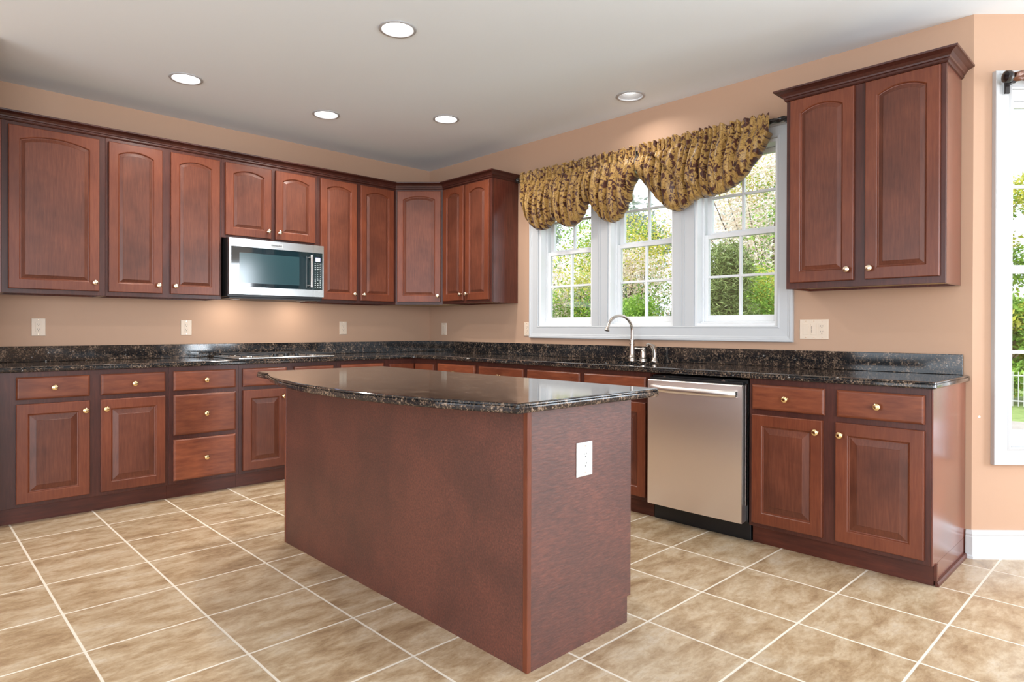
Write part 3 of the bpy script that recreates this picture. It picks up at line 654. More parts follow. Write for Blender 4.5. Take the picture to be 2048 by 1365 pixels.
for k, (kx, ky) in enumerate([(-0.085, -0.20), (-0.04, -0.12), (0.0, -0.20), (0.045, -0.12), (0.085, -0.20)]):
    MB().lathe([(0.020, 0.0145), (0.020, 0.018), (0.0165, 0.020), (0.0155, 0.034), (0.013, 0.036)], (kx, ky, 0), n=18).build('control_knob', M['black'], ck, smooth=True)

# ------------------------------------------------------------------ microwave
mv = thing('microwave_oven', (-2.1235, 0, 1.385), 0, 'stainless over-the-range microwave with dark glass door above cooktop', 'microwave')
Wm = 0.752; MH = 0.427; yf = -0.385
MB().box(0, Wm, yf, -0.003, -0.012, MH).build('case', M['black'], mv, bevel=0.003)
def frame_panel(x0, x1, z0, z1, hx0, hx1, hz0, hz1, ya, yb):
    b = MB(); b.box(x0, hx0, ya, yb, z0, z1); b.box(hx1, x1, ya, yb, z0, z1); b.box(hx0, hx1, ya, yb, z0, hz0); b.box(hx0, hx1, ya, yb, hz1, z1); return b
split = 0.659
dr = frame_panel(0.001, split, 0.008, MH - 0.004, 0.014, split - 0.0005, 0.064, 0.362, yf - 0.028, yf - 0.0005).build('door', M['steel_cool'], mv)
MB().box(0.0145, split - 0.001, yf - 0.0265, yf - 0.002, 0.0645, 0.3615).build('door_glass', M['glass_black'], dr)
MB().box(0.075, split - 0.115, yf - 0.0272, yf - 0.0268, 0.093, 0.318).build('viewing_window', plain('screened_oven_window', (0.02, 0.055, 0.065), 0.12, spec=0.8), dr)
hb = MB(); hb.tube([(split - 0.028, yf - 0.062, 0.085), (split - 0.028, yf - 0.064, 0.21), (split - 0.028, yf - 0.062, 0.335)], 0.0085, 14)
for zz in (0.098, 0.322): hb.tube([(split - 0.028, yf - 0.027, zz), (split - 0.028, yf - 0.062, zz)], 0.008, 12)
for zz in (0.082, 0.322): hb.tube([(split - 0.028, yf - 0.063, zz), (split - 0.028, yf - 0.063, zz + 0.016)], 0.011, 14)
hb.build('door_handle', M['nickel'], dr, smooth=True)
cp = frame_panel(split + 0.002, Wm, 0.008, MH - 0.004, split + 0.0025, Wm - 0.012, 0.064, 0.362, yf - 0.028, yf - 0.0005).build('control_panel', M['steel_cool'], mv)
MB().box(split + 0.003, Wm - 0.0125, yf - 0.0265, yf - 0.002, 0.0645, 0.3615).build('panel_glass', M['glass_black'], cp)
cpx = split + 0.003; cw = Wm - 0.0125 - cpx
MB().box(cpx + 0.018, cpx + 0.060, yf - 0.0275, yf - 0.0268, 0.292, 0.325).build('display', M['display'], cp)
gl = MB()
for a, b_ in ((0.026, 0.030), (0.034, 0.038), (0.042, 0.050)): gl.box(cpx + a, cpx + b_, yf - 0.0281, yf - 0.0276, 0.297, 0.307)
gl.build('display_digits', plain('lit_digits', (0.8, 0.8, 1), 0.4, emit=(0.85, 0.87, 1), es=1.2), cp)
gl = MB(); rg = random.Random(3)
for r_i in range(14):
    for c_i in range(3):
        if r_i in (10, ) and c_i == 1: continue
        zz = 0.276 - r_i * 0.0145; xx = cpx + 0.017 + c_i * 0.0215; ww = (0.013, 0.009, 0.004)[(0 if r_i < 4 else (2 if r_i < 9 else 1))] * rg.uniform(0.8, 1.1)
        gl.box(xx - ww / 2, xx + ww / 2, yf - 0.0272, yf - 0.0268, zz - 0.002, zz + 0.0015)
gl.build('button_legends', M['glyph'], cp)
bd = MB().box(0.305, 0.408, yf - 0.031, yf - 0.0285, 0.376, 0.404).build('badge', M['badge'], mv, bevel=0.001)
fcv = bpy.data.curves.new('lettering', 'FONT'); fcv.body = 'KitchenAid'; fcv.size = 0.0185; fcv.align_x = 'CENTER'; fcv.align_y = 'CENTER'; fcv.extrude = 0.0003; fcv.offset = 0.0004
tmp = bpy.data.objects.new('lettering', fcv); C.objects.link(tmp)
bpy.context.view_layer.update()
me = bpy.data.meshes.new_from_object(tmp.evaluated_get(bpy.context.evaluated_depsgraph_get())); bpy.data.objects.remove(tmp)
lt = bpy.data.objects.new('lettering', me); C.objects.link(lt); lt.parent = bd; lt.location = (0.3565, yf - 0.0314, 0.390); lt.rotation_euler = (PI / 2, 0, 0); me.materials.clear(); me.materials.append(M['ink'])
vb = MB(); vb.box(0.012, Wm - 0.012, yf - 0.004, -0.02, -0.024, -0.0125); vb.build('vent_panel', M['iron'], mv)
for xx in (0.09, Wm - 0.13): MB().box(xx, xx + 0.05, -0.25, -0.19, -0.027, -0.0243).build('task_lamp', M['baffle'], mv)

for xx in (0.115, Wm - 0.105): lamp('microwave_task_light', 'AREA', (-2.1235 + xx, -0.22, 1.385 - 0.03), (0, 0.25, -1), 1.6, (1, 0.9, 0.78), shape='RECTANGLE', size=0.05, size_y=0.06)
# ------------------------------------------------------------------ dishwasher
dw = thing('dishwasher', (0, -3.045, 0), -PI / 2, 'stainless steel dishwasher with curved bar handle under granite counter', 'dishwasher')
Wd = 0.604; ydf = -0.655
MB().box(0.004, Wd + 0.002, -0.600, -0.02, 0.105, 0.868).build('tub', M['black'], dw)
b = MB(); n = 18; rings = []
for k in range(n + 1):
    x = 0.006 + (Wd - 0.014) * k / n; u = 2 * k / n - 1; bow = 0.0045 * (1 - u * u)
    rings.append([(x, -0.602, 0.112), (x, ydf - bow + 0.003, 0.106), (x, ydf - bow, 0.110), (x, ydf - bow, 0.838), (x, ydf - bow + 0.004, 0.843), (x, -0.602, 0.843)])
b.loft(rings); b.build('door', M['steel'], dw, smooth=True)
hb = MB(); rings = []
for k in range(25):
    u = k / 24; x = 0.030 + (Wd - 0.066) * u; a = 1 - (2 * u - 1) ** 4; y = ydf - 0.010 - 0.034 * a; zt = 0.812; 
    rings.append([(x, y + 0.010, 0.778), (x, y, 0.776), (x, y - 0.006, 0.782), (x, y - 0.008, 0.794), (x, y - 0.006, 0.807), (x, y, 0.813), (x, y + 0.010, 0.811)])
hb.loft(rings)
hb.box(0.030, 0.048, ydf - 0.016, ydf - 0.002, 0.779, 0.810); hb.box(Wd - 0.054, Wd - 0.036, ydf - 0.016, ydf - 0.002, 0.779, 0.810)
hb.build('door_handle', M['steel_handle'], dw, smooth=True)
MB().box(0.012, Wd - 0.012, -0.64, -0.602, 0.8435, 0.858).build('control_strip', M['black'], dw, bevel=0.002)
for xx in (0.10, 0.47): 
    b = MB(); b.box(xx, xx + 0.022, -0.640, -0.612, 0.8585, 0.8625); b.box(xx + 0.008, xx + 0.014, -0.640, -0.634, 0.8625, 0.8665); b.build('mounting_clip', M['steel_cool'], dw)
MB().box(0.0, Wd + 0.004, -0.572, -0.545, 0.0005, 0.100).build('kick_plate', M['black'], dw, bevel=0.003)
MB().box(Wd + 0.0025, Wd + 0.0045, -0.634, -0.6105, 0.2, 0.85).build('side_seal', M['steel_cool'], dw)

# ------------------------------------------------------------------ island
isl = thing('kitchen_island', (-2.105, -2.856, 0), 0, 'freestanding cherry stained kitchen island cabinet in the middle of floor', 'island')
ix0, ix1, iy0, iy1 = -0.290, 0.285, -0.909, 0.910
MB().box(ix0 + 0.006, ix1 - 0.022, iy0 + 0.006, iy1 - 0.006, 0.0005, BZ1).build('body', M['island'], isl)
MB().box(ix1 - 0.0215, ix1, iy0 + 0.006, iy1 - 0.006, 0.1, BZ1).build('face_frame', M['frame'], isl)
MB().box(ix0, ix0 + 0.0055, iy0 + 0.0195, iy1 - 0.014, 0.0005, BZ1).build('back_panel', M['island'], isl)
b = MB(); b.loft([[(ix0 + 0.018, iy0, 0.0005), (ix1 - 0.022, iy0, 0.0005), (ix1 - 0.022, iy0, 0.1), (ix1, iy0, 0.1), (ix1, iy0, BZ1), (ix0 + 0.018, iy0, BZ1)],
                  [(ix0 + 0.018, iy0 + 0.0055, 0.0005), (ix1 - 0.022, iy0 + 0.0055, 0.0005), (ix1 - 0.022, iy0 + 0.0055, 0.1), (ix1, iy0 + 0.0055, 0.1), (ix1, iy0 + 0.0055, BZ1), (ix0 + 0.018, iy0 + 0.0055, BZ1)]])
b.build('end_panel', M['island'], isl)
MB().box(ix0 - 0.002, ix0 + 0.0175, iy0 - 0.002, iy0 + 0.019, 0.0005, BZ1).build('corner_trim', M['door'], isl, bevel=0.002)
MB().box(ix0 - 0.002, ix0 + 0.0055, iy1 - 0.0135, iy1, 0.0005, BZ1).build('corner_trim', M['door'], isl, bevel=0.002)
for k in range(3):
    y0 = iy0 + 0.02 + k * 0.6; y1 = y0 + 0.57
    d = panel_door(isl, -y1, -y0, 0.121, 0.695, -(ix1 + 0.0005) * 1.0, bev=0.034)
    d.rotation_euler = (0, 0, PI / 2)
    # rotate +90: local (x,y)->(-y,x): x = ix1.., y = local x -> need mirrored span
    d.data.transform(Matrix.Translation((0, 0, 0)))
    for v in d.data.vertices: v.co.x = -v.co.x
    for v in d.data.vertices: pass
    d.data.flip_normals()
    for v in d.data.vertices: v.co.x = v.co.x
    knob(d, (y1 - 0.03), -(ix1 + 0.0205), 0.64, 'brass')
    s = slab_front(isl, y0, y1, 0.722, 0.851, -(ix1 + 0.0005)); s.rotation_euler = (0, 0, PI / 2)
    knob(s, (y0 + y1) / 2, -(ix1 + 0.0205), 0.786, 'brass')
# island top
ya, yb_ = -1.905, -3.872; xr = -1.772
def arc3(p0, pm, p1, n=26):
    (x1, y1), (x2, y2), (x3, y3) = p0, pm, p1
    d = 2 * (x1 * (y2 - y3) + x2 * (y3 - y1) + x3 * (y1 - y2))
    ux = ((x1**2 + y1**2) * (y2 - y3) + (x2**2 + y2**2) * (y3 - y1) + (x3**2 + y3**2) * (y1 - y2)) / d
    uy = ((x1**2 + y1**2) * (x3 - x2) + (x2**2 + y2**2) * (x1 - x3) + (x3**2 + y3**2) * (x2 - x1)) / d
    R = math.hypot(x1 - ux, y1 - uy); a0 = math.atan2(y1 - uy, x1 - ux); a1 = math.atan2(y3 - uy, x3 - ux)
    if a0 < 0: a0 += 2 * PI
    if a1 < 0: a1 += 2 * PI
    return [(ux + R * math.cos(a0 + (a1 - a0) * k / n), uy + R * math.sin(a0 + (a1 - a0) * k / n)) for k in range(n + 1)]
pts = [(xr, ya + 0.0)] 
pts = round_corner((xr, yb_), (xr, ya), (-2.5, ya), 0.02, 4) + round_corner((-2.0, ya), (-2.532, ya), (-2.532, -2.3), 0.012, 3) + arc3((-2.540, -2.06), (-2.718, -2.96), (-2.548, -3.85)) + [(-2.548, yb_ + 0.006), (-2.542, yb_)] + round_corner((-2.2, yb_), (xr, yb_), (xr, ya), 0.03, 5)
it = fill_region('island_countertop', [[(x + 2.105, y + 2.856) for x, y in pts]], 0, 0.03, M['granite'], None, [(q[0], q[1] - 0.8825) for q in EDGE], loc=(-2.105, -2.856, 0.8825))
tag(it, 'granite island top with one bowed overhanging side and polished surface', 'countertop')

# ------------------------------------------------------------------ outlets and switches
def receptacle(parent, cx, mat, big=True):
    r = MB(); r.box(cx - 0.0165, cx + 0.0165, -0.0078, -0.0062, -0.0335, 0.0335); o = r.build('receptacle', mat, parent, bevel=0.001)
    s = MB()
    for zc in (0.0165, -0.0165):
        s.box(cx - 0.0075, cx - 0.0055, -0.0083, -0.0079, zc - 0.001, zc + 0.007); s.box(cx + 0.0050, cx + 0.0068, -0.0083, -0.0079, zc, zc + 0.0062)
        s.lathe([(0.0026, -0.0083), (0.0026, -0.0079)], (cx, 0, zc - 0.0075), 'Y', 10)
    s.build('slot', M['slot'], o); return o
def plate(name, loc, rz, w, mat, label, cat, kind='outlet', h=0.117, group=None):
    t = thing(name, loc, rz, label, cat, group)
    p = MB(); a, hh = w / 2, h / 2
    def rect(d, y): return [(-a + d, y, -hh + d), (a - d, y, -hh + d), (a - d, y, hh - d), (-a + d, y, hh - d)]
    p.loft([rect(0, -0.0008), rect(0, -0.003), rect(0.003, -0.006)]); p.build('cover_plate', mat, t)
    gangs = {'outlet': ['o'], 'rocker': ['r'], 'triple': ['r', 'd', 'o']}[kind]
    for i, k in enumerate(gangs):
        cx = (i - (len(gangs) - 1) / 2) * 0.046
        if k == 'o': receptacle(t, cx, mat)
        elif k == 'r':
            MB().loft([[(cx - 0.0165, -0.0062, -0.0335), (cx + 0.0165, -0.0062, -0.0335), (cx + 0.0165, -0.0062, 0.0335), (cx - 0.0165, -0.0062, 0.0335)], [(cx - 0.0155, -0.0075, -0.0325), (cx + 0.0155, -0.0075, -0.0325), (cx + 0.0155, -0.010, 0.0325), (cx - 0.0155, -0.010, 0.0325)]]).build('rocker', mat, t)
        else:
            d = MB().box(cx - 0.0165, cx + 0.0165, -0.0082, -0.0062, -0.0335, 0.0335).build('dimmer', mat, t, bevel=0.001)
            MB().box(cx - 0.012, cx - 0.010, -0.0086, -0.0083, -0.02, 0.018).build('slider_track', M['slot'], d)
            MB().box(cx - 0.013, cx - 0.003, -0.0105, -0.0088, -0.002, 0.001).build('slider', mat, d)
        s = MB()
        for zz in (0.048, -0.048): s.lathe([(0.003, -0.0066), (0.003, -0.0061)], (cx, 0, zz), 'Y', 10)
        s.build('screw', M['nickel'] if mat is M['plate_white'] else M['satin_brass'], t)
    return t
zo = 1.143
plate('wall_outlet', (-3.205, 0, zo), 0, 0.078, M['almond'], 'almond wall outlet at far left below the widest wall cabinet', 'outlet', group='almond wall outlets')
plate('wall_outlet', (-2.290, 0, zo), 0, 0.078, M['almond'], 'almond wall outlet just left of the microwave, above backsplash', 'outlet', group='almond wall outlets')
plate('wall_outlet', (-0.966, 0, zo), 0, 0.073, M['almond'], 'almond wall outlet between cooktop and room corner', 'outlet', group='almond wall outlets')
plate('light_switch', (0, -0.241, 1.137), -PI / 2, 0.076, M['almond'], 'single almond rocker switch just right of the room corner', 'switch', 'rocker')
plate('wall_outlet', (0, -1.388, 1.137), -PI / 2, 0.074, M['almond'], 'almond wall outlet squeezed beside left edge of kitchen window casing', 'outlet', group='almond wall outlets')
plate('switch_plate', (0, -3.760, 1.143), -PI / 2, 0.165, M['almond'], 'wide almond three-gang plate with switch, dimmer and outlet', 'switch', 'triple')
plate('island_outlet', (-2.106, iy0 - 2.856 - 0.0002, 0.672), 0, 0.086, M['plate_white'], 'white outlet on the end panel of the kitchen island', 'outlet', h=0.122)

# ------------------------------------------------------------------ recessed lights
LBL = ['recessed ceiling light nearest the camera, above the island', 'recessed ceiling light at far left above left end cabinets', 'recessed ceiling light above the cooktop, second from left', 'recessed ceiling light nearest the room corner', 'recessed ceiling light with deep grey reflector close to window wall']
for i, (lx, ly) in enumerate(LIGHTS):
    t = thing('recessed_light', (lx, ly, H), 0, LBL[i], 'ceiling light', 'recessed ceiling lights')
    b = MB(); K = 40; rings = []
    for rr_, zz in ((0.082, 0.0), (0.099, -0.0005), (0.099, -0.003), (0.095, -0.006), (0.084, -0.006), (0.0805, -0.002), (0.0805, 0.004), (0.082, 0.004)):
        rings.append([(rr_ * math.cos(2 * PI * k / K), rr_ * math.sin(2 * PI * k / K), zz) for k in range(K)])
    b.loft(rings, cap=(False, False)); b.build('trim_ring', M['ring'], t, smooth=True)
    if i < 4:
        MB().lathe([(0.0815, 0.0045), (0.0815, 0.05)], n=K, cap=(False, True)).build('housing', M['baffle'], t, smooth=True)
        MB().lathe([(0.0800, 0.006), (0.0800, 0.008), (0.06, 0.009)], n=K).build('lens', M['lamp_lens'], t, smooth=True)
        z_l = H - 0.012
    else:
        MB().lathe([(0.080, 0.0045), (0.070, 0.016), (0.054, 0.036), (0.050, 0.09)], n=K, cap=(False, True)).build('reflector', M['ring'], t, smooth=True)
        MB().lathe([(0.051, 0.036), (0.048, 0.032), (0.02, 0.030)], n=K).build('lens', plain('dim_lit_lens', (1, 1, 1), 0.4, emit=(1, 0.98, 0.95), es=6.0), t, smooth=True)
    l = lamp('downlight', 'AREA', (lx, ly, H - 0.014), (0, 0, -1), 14 if i < 4 else 2.5, (1, 0.95, 0.88), shape='DISK', size=0.15)
    l.data.spread = math.radians(150)

# ------------------------------------------------------------------ curtain rods
def twisted(b, p0, p1, r, turns_per_m=16, lobes=3, amp=0.28, n=18):
    p0, p1 = Vector(p0), Vector(p1); L = (p1 - p0).length; t = (p1 - p0).normalized(); a = t.cross(Vector((0, 0, 1))).normalized(); u = a.cross(t)
    K = max(8, int(L * 120)); rings = []
    for i in range(K + 1):
        s = L * i / K; ph = 2 * PI * turns_per_m * s; ring = []
        for k in range(n):
            an = 2 * PI * k / n; rad = r * (1 + amp * math.cos(lobes * (an - ph / lobes)))
            ring.append(tuple(p0 + t * s + (a * math.cos(an) + u * math.sin(an)) * rad))
        rings.append(ring)
    b.loft(rings)
RX, RZ = -0.092, 2.392
rod = thing('curtain_rod', (RX, -2.53, RZ), 0, 'black twisted curtain rod over the triple kitchen window', 'curtain rod')
b = MB(); twisted(b, (0, 1.145, 0), (0, -1.15, 0), 0.0135); b.build('rod', M['bronze'], rod, smooth=True)
for s_, y_ in ((1, 1.146), (-1, -1.151)):
    b = MB(); b.lathe([(0.012, 0), (0.016, 0.004 * s_), (0.023, 0.012 * s_), (0.026, 0.024 * s_), (0.021, 0.036 * s_), (0.010, 0.044 * s_)], (0, y_, 0), 'Y', 16); b.build('finial', M['bronze'], rod, smooth=True)
for y_ in (1.055, -1.095):
    b = MB(); b.box(0.006, 0.066, y_ - 0.011, y_ + 0.011, -0.016, -0.006); b.box(0.055, 0.0665, y_ - 0.011, y_ + 0.011, -0.07, 0.0); b.build('bracket', M['bronze'], rod, bevel=0.002)
# bay rod, local frame of the angled wall
br_ = thing('curtain_rod', (0 + 0.0 , -4.53, 2.384), -PI / 4, 'dark bronze scrolled curtain rod above the bay window at right edge', 'curtain rod')
b = MB(); twisted(b, (0.135, -0.078, 0), (1.16, -0.078, 0), 0.021, 12, 3, 0.3); b.build('rod', M['copperwood'], br_, smooth=True)
b = MB(); b.lathe([(0.014, 0.135), (0.026, 0.125), (0.031, 0.112), (0.028, 0.098), (0.016, 0.090), (0.006, 0.088)], (0, -0.078, -0.004), 'X', 14); b.build('finial', M['bronze'], br_, smooth=True)
b = MB(); b.box(0.128, 0.150, -0.078, -0.030, -0.034, -0.022); b.box(0.128, 0.150, -0.040, -0.0285, -0.072, -0.01); b.build('bracket', M['bronze'], br_, bevel=0.002)

# ------------------------------------------------------------------ valances
def cat_interp(pts, x):
    for i in range(len(pts) - 1):
        if pts[i][0] <= x <= pts[i + 1][0] or i == len(pts) - 2:
            x0, y0 = pts[i]; x1, y1 = pts[i + 1]; t = min(1, max(0, (x - x0) / (x1 - x0)))
            m0 = (y1 - pts[i - 1][1]) / (x1 - pts[i - 1][0]) if i > 0 else (y1 - y0) / (x1 - x0)
            m1 = (pts[i + 2][1] - y0) / (pts[i + 2][0] - x0) if i < len(pts) - 2 else (y1 - y0) / (x1 - x0)
            h = x1 - x0; t2, t3 = t * t, t * t * t
            return (2 * t3 - 3 * t2 + 1) * y0 + (t3 - 2 * t2 + t) * h * m0 + (-2 * t3 + 3 * t2) * y1 + (t3 - t2) * h * m1
def valance(label, s0, s1, bottom, cents, pleats, seed, smooth_after=9.0, crease=None):
    rg = random.Random(seed); NU, NV = 360, 64; W = s1 - s0
    ph = [rg.uniform(0, 6.28) for _ in range(6)]
    # irregular pleat phase
    def phase(u): return 2 * PI * (pleats * u + 0.35 * math.sin(5 * u * PI + ph[0]) + 0.22 * math.sin(11 * u * PI + ph[1]))
    verts, uvs, faces = [], [], []
    HV = 12
    for j in range(NV + 1):
        for i in range(NU + 1):
            u = i / NU; s = s0 + W * u; zb = cat_interp(bottom, s)
            flat = 1.0 if s < smooth_after else max(0.35, 1 - (s - smooth_after) * 6)
            if j <= HV:   # header ruffle and rod pocket
                v = j / HV; hh = 0.046 + 0.008 * math.sin(phase(u) * 0.5 + ph[2]) + 0.006 * math.sin(phase(u) * 1.0 + ph[3])
                z = RZ + hh - v * (hh + 0.032)
                a = 0.011 * flat * (0.55 + 0.6 * abs(v - 0.55) * 2)
                x = -(0.026 if v < 0.35 else 0.022) - a * math.sin(phase(u) + 0.9 * math.sin(3 * v)) - (0.006 * math.sin(phase(u) * 1.93 + ph[4])) * flat
                x += RX
                if v > 0.35: x -= 0.004
                yy = s; vv = v * 0.078
            else:
                v = (j - HV) / (NV - HV); zt = RZ - 0.032
                c = min(cents, key=lambda q: abs(q[0] - s)); dl = (s - c[0]) / c[1]
                z = zt - v * (zt - zb); full = min(1, (zt - zb) / 0.22)
                bulge = 0.058 * math.sin(PI * min(1, v * 0.90)) ** 0.85 * full
                fine = phase(u); broad = 0.5 * phase(u) + dl * 2.2 * v + ph[5]
                k = min(1, v * 1.7)
                x = RX - 0.026 - bulge - flat * full * (0.010 * (1 - k) * math.sin(fine) + (0.007 + 0.022 * k * (1 - 0.75 * v)) * (math.sin(broad) + 0.35 * math.sin(2 * broad + 1.1)) + 0.004 * math.sin(fine * 1.31 + 2 * v))
                conv = broad
                if crease:
                    sc2 = s0 + (crease[0] + crease[1] * v ** 0.8); tt = min(1, max(0, (s - sc2) / 0.012)); x -= 0.022 * tt * tt * (3 - 2 * tt) * full * max(0, 1 - (s - sc2) / 0.45)
                # soft swag hollows that follow the hem
                x += 0.010 * math.sin(2.6 * PI * v + 0.8 * dl) * max(0, 1 - dl * dl) * v * flat
                if v > 0.86:     # hem turns back under
                    q = (v - 0.86) / 0.14; z = zt - 0.86 * (zt - zb) - (0.14 * (zt - zb)) * math.sin(q * PI * 0.55) / math.sin(PI * 0.5)
                    x += 0.055 * q * q
                yy = s + 0.010 * math.sin(conv) * v * (1 if 0.06 < u < 0.94 else 0)
                vv = 0.078 + v * (zt - zb)
            x = min(x, -0.035)
            verts.append((x, -yy, z)); uvs.append((s * 1.35, vv))
    for j in range(NV):
        for i in range(NU):
            a = j * (NU + 1) + i; faces.append((a, a + 1, a + NU + 2, a + NU + 1))
    cx, cy = -0.1, -(s0 + s1) / 2
    me = bpy.data.meshes.new('window_valance'); me.from_pydata([(x - cx, y - cy, z - RZ) for x, y, z in verts], [], faces)
    ul = me.uv_layers.new(name='UVMap')
    for p in me.polygons:
        p.use_smooth = True
        for li in p.loop_indices: ul.data[li].uv = uvs[me.loops[li].vertex_index]
    me.materials.append(M['damask']); o = bpy.data.objects.new('window_valance', me); C.objects.link(o); o.location = (cx, cy, RZ)
    sm = o.modifiers.new('cloth', 'SOLIDIFY'); sm.thickness = 0.0025; sm.offset = 0
    return tag(o, label, 'valance', 'gold damask valances')
valance('gold damask gathered valance at the left half of kitchen window', 1.415, 2.578,
        [(1.415, 2.34), (1.455, 2.28), (1.50, 2.06), (1.57, 1.968), (1.655, 1.945), (1.735, 1.965), (1.80, 2.015), (1.86, 1.965), (1.96, 1.938), (2.06, 1.985), (2.13, 2.085), (2.155, 2.125), (2.19, 2.06), (2.26, 1.965), (2.36, 1.925), (2.45, 1.965), (2.52, 2.08), (2.578, 2.24)],
        [(1.65, 0.17), (1.97, 0.17), (2.36, 0.22)], 30, 11)
valance('gold damask gathered valance at the right half of kitchen window', 2.588, 3.538,
        [(2.588, 2.25), (2.66, 2.15), (2.75, 2.04), (2.84, 1.955), (2.90, 1.937), (2.97, 1.955), (3.04, 1.992), (3.10, 2.0), (3.18, 1.998), (3.27, 2.02), (3.36, 2.07), (3.44, 2.155), (3.50, 2.25), (3.538, 2.325)],
        [(2.88, 0.28), (3.22, 0.30)], 22, 5, smooth_after=3.36, crease=(0.08, 0.46))

# small filled patch on the bay wall paint
pt = MB().lathe([(0.007, -0.0006), (0.006, -0.0012), (0.003, -0.0014)], axis='Y', n=12).build('spackle_patch', M['spackle'], None, loc=(0.035 * M45, -4.53 - 0.035 * M45, 0.706)); pt.rotation_euler = (0, 0, -PI / 4)
tag(pt, 'small pale spackle spot on the bay wall beside right base cabinet', 'wall patch')

# ------------------------------------------------------------------ outdoors
GZ = -1.3
b = MB().box(0.6, 90, -60, 60, GZ - 0.3, GZ).build('lawn', M['grass']); tag(b, 'green lawn outside beyond the windows', 'lawn', kind='structure')
b = MB().box(8.0, 17.5, -9.0, 1.0, GZ + 0.001, GZ + 0.03).build('paved_terrace', M['paving']); tag(b, 'pale paved drive outside the bay window in front of lawn', 'paving', kind='structure')
def leaves(b, c, rad, n, size, rg, mi=0, fill=0.5, slim=0.45):
    for _ in range(n):
        while True:
            d = Vector((rg.uniform(-1, 1), rg.uniform(-1, 1), rg.uniform(-1, 1)))
            if 0.05 < d.length < 1: break
        d = d.normalized() * (rg.random() ** fill)
        p = Vector((c[0] + d.x * rad[0], c[1] + d.y * rad[1], c[2] + d.z * rad[2]))
        t = Vector((rg.gauss(0, 1), rg.gauss(0, 1), rg.gauss(0, 0.7))).normalized(); s = t.cross(Vector((rg.gauss(0, 1), rg.gauss(0, 1), rg.gauss(0, 1)))).normalized(); nn = t.cross(s)
        L = size * rg.uniform(0.6, 1.3); w_ = L * slim
        b.add([p, p + t * L * 0.5 + s * w_ * 0.5 + nn * L * 0.08, p + t * L, p + t * L * 0.5 - s * w_ * 0.5 + nn * L * 0.08], [(0, 1, 2), (0, 2, 3)], mi)
def tree(name, label, cat, x, y, h, blobs, mats, size, seed, group, trunk_r=0.07, bark='bark', slim=0.45, crown_name='foliage', dens=2.0):
    rg = random.Random(seed); t = thing(name, (x, y, GZ), 0, label, cat, group)
    tb = MB(); tb.tube([(0, 0, 0), (0.04, 0.02, h * 0.3), (-0.03, 0.05, h * 0.55), (0.02, 0, h * 0.8)], [trunk_r, trunk_r * 0.8, trunk_r * 0.55, trunk_r * 0.25], 8)
    fb = MB()
    for (dx, dy, dz_, rx, ry, rz_, n, mi) in blobs:
        tb.tube([(0, 0, h * 0.35), (dx * 0.5, dy * 0.5, (h * 0.35 + dz_) / 2 + 0.1), (dx, dy, dz_)], [trunk_r * 0.3, trunk_r * 0.16, trunk_r * 0.06], 5)
        leaves(fb, (dx, dy, dz_), (rx, ry, rz_), int(n * dens), size, rg, mi, 0.55, slim)
    tb.build('trunk', M[bark], t); fb.build(crown_name, [M[m] for m in mats], t)
    return t
def blobs(rg, h, R, k, n, palette, z0=0.3, zr=0.45):
    out = []
    for i in range(k):
        a = rg.uniform(0, 2 * PI); d = R * math.sqrt(rg.random()) * 0.75; z = h * rg.uniform(z0, 0.95)
        r = R * rg.uniform(0.32, 0.5); out.append((d * math.cos(a), d * math.sin(a), z, r, r, r * 0.85, n, palette[rg.randrange(len(palette))]))
    return out
rg = random.Random(21)
G = 'garden plants outside the kitchen window'
DEN = 2.0
tree('pale_leaf_tree', 'pale pink leaved tree behind right pane of kitchen window', 'tree', 6.6, -0.6, 5.6, blobs(rg, 5.6, 1.9, 26, 230, [1, 1, 0, 2], 0.3), ['leaf_green', 'leaf_pink', 'leaf_yellow'], 0.062, 1, G, dens=6)  # pale pink leaves mixed with green and yellow-green ones
tree('pale_leaf_tree', 'pale pink leaved tree seen through the middle window', 'tree', 6.2, 2.0, 4.5, blobs(rg, 4.5, 1.8, 24, 230, [1, 1, 0, 2], 0.3), ['leaf_green', 'leaf_pink', 'leaf_yellow'], 0.062, 2, G, dens=6)
tree('pale_leaf_tree', 'pale pink leaved tree seen through the left window', 'tree', 7.0, 4.7, 4.5, blobs(rg, 4.5, 1.7, 22, 230, [1, 1, 0], 0.3), ['leaf_green', 'leaf_pink', 'leaf_yellow'], 0.062, 3, G, dens=6)
tree('green_shrub', 'bright green leafy shrub low behind right pane of kitchen window', 'shrub', 4.7, -1.0, 3.1, blobs(rg, 3.3, 0.95, 30, 300, [0, 0, 0, 2], 0.25), ['leaf_green', 'leaf_pink', 'leaf_yellow'], 0.055, 4, G, dens=5)
tree('green_shrub', 'bright green leafy shrub low in the middle window', 'shrub', 4.6, 0.55, 2.9, blobs(rg, 2.9, 0.95, 20, 280, [0, 0, 1], 0.25), ['leaf_green', 'leaf_pink', 'leaf_yellow'], 0.055, 5, G, dens=5)
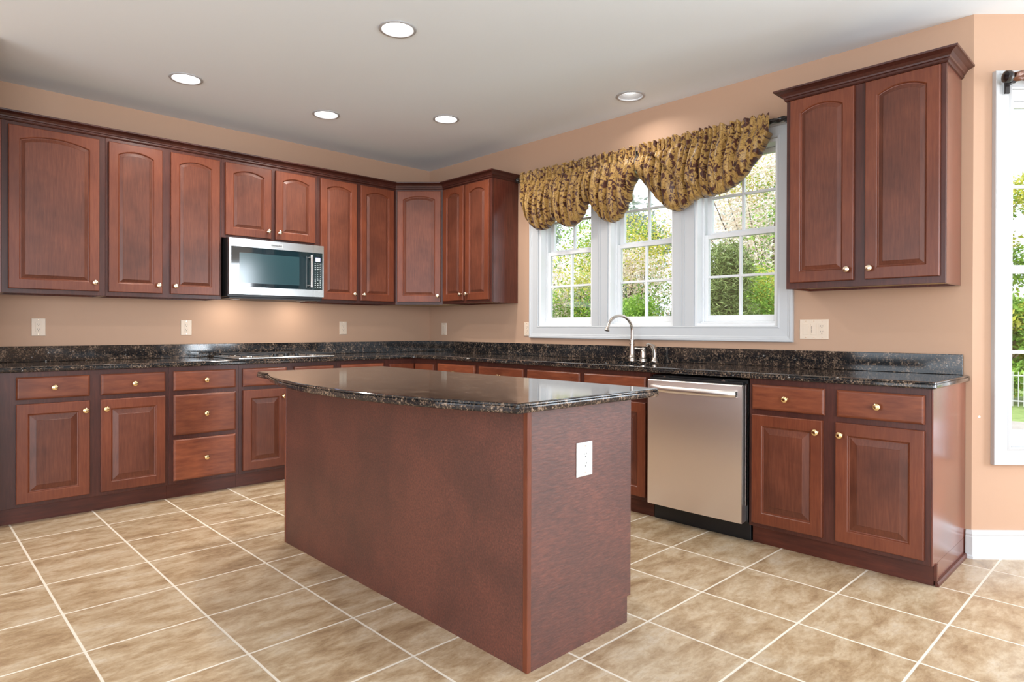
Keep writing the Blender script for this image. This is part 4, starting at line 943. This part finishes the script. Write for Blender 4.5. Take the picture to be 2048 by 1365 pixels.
tree('green_shrub', 'bright green leafy shrub low in the left window', 'shrub', 4.8, 2.6, 3.2, blobs(rg, 3.2, 1.1, 24, 280, [0, 0, 0, 1], 0.25), ['leaf_green', 'leaf_pink', 'leaf_yellow'], 0.055, 6, G, dens=5)
tree('soft_needle_shrub', 'feathery olive green shrub low behind left pane of the right window', 'shrub', 3.2, -1.48, 3.1, [(0.05 * math.sin(k * 2.1), 0.10 * math.cos(k * 1.7), 1.55 + 0.17 * k, 0.36 - 0.02 * abs(k - 4), 0.40 - 0.02 * abs(k - 4), 0.26, 800, 0) for k in range(11)], ['needle'], 0.11, 7, G, slim=0.09)
far = 'hazy trees far behind the garden'
for i, (x, y, h, R) in enumerate([(22, 14, 8, 2.7), (21, 21.0, 9.5, 3.0), (25, 8, 8.5, 2.6)]):
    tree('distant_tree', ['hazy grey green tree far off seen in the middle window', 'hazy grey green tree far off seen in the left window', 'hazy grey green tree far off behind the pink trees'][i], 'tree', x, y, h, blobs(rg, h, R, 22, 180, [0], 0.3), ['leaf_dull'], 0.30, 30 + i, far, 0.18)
bayg = 'trees seen through the bay window'
for i, (x, y, h, R) in enumerate([(31.0, 1.6, 8.8, 2.9), (27.5, -4.4, 8.4, 2.8), (23.6, -1.0, 3.4, 1.7)]):
    tree('garden_tree', ['tall leafy green tree at the left of bay window view', 'tall leafy green tree further right in bay window view', 'low bright green tree behind the fence in bay window view'][i], 'tree', x, y, h, blobs(rg, h, R, 26, 260, [0, 0, 1], 0.22), ['leaf_green', 'leaf_yellow'], 0.22, 40 + i, bayg, 0.16, bark='bark_light')
fn = thing('garden_fence', (21.5, -1.5, GZ), 0, 'thin metal picket fence across the lawn outside the bay window', 'fence')
b = MB(); b.box(-0.015, 0.015, -4, 4, 0.2, 0.24); b.box(-0.015, 0.015, -4, 4, 1.0, 1.04); b.build('rail', M['ring'], fn)
b = MB()
for k in range(58): b.box(-0.011, 0.011, -4 + k * 0.14, -4 + k * 0.14 + 0.022, 0.05, 1.14)
b.build('pickets', M['ring'], fn)
for k in range(4): MB().box(-0.04, 0.04, -3.95 + k * 2.6, -3.87 + k * 2.6, 0, 1.25).build('post', M['ring'], fn)
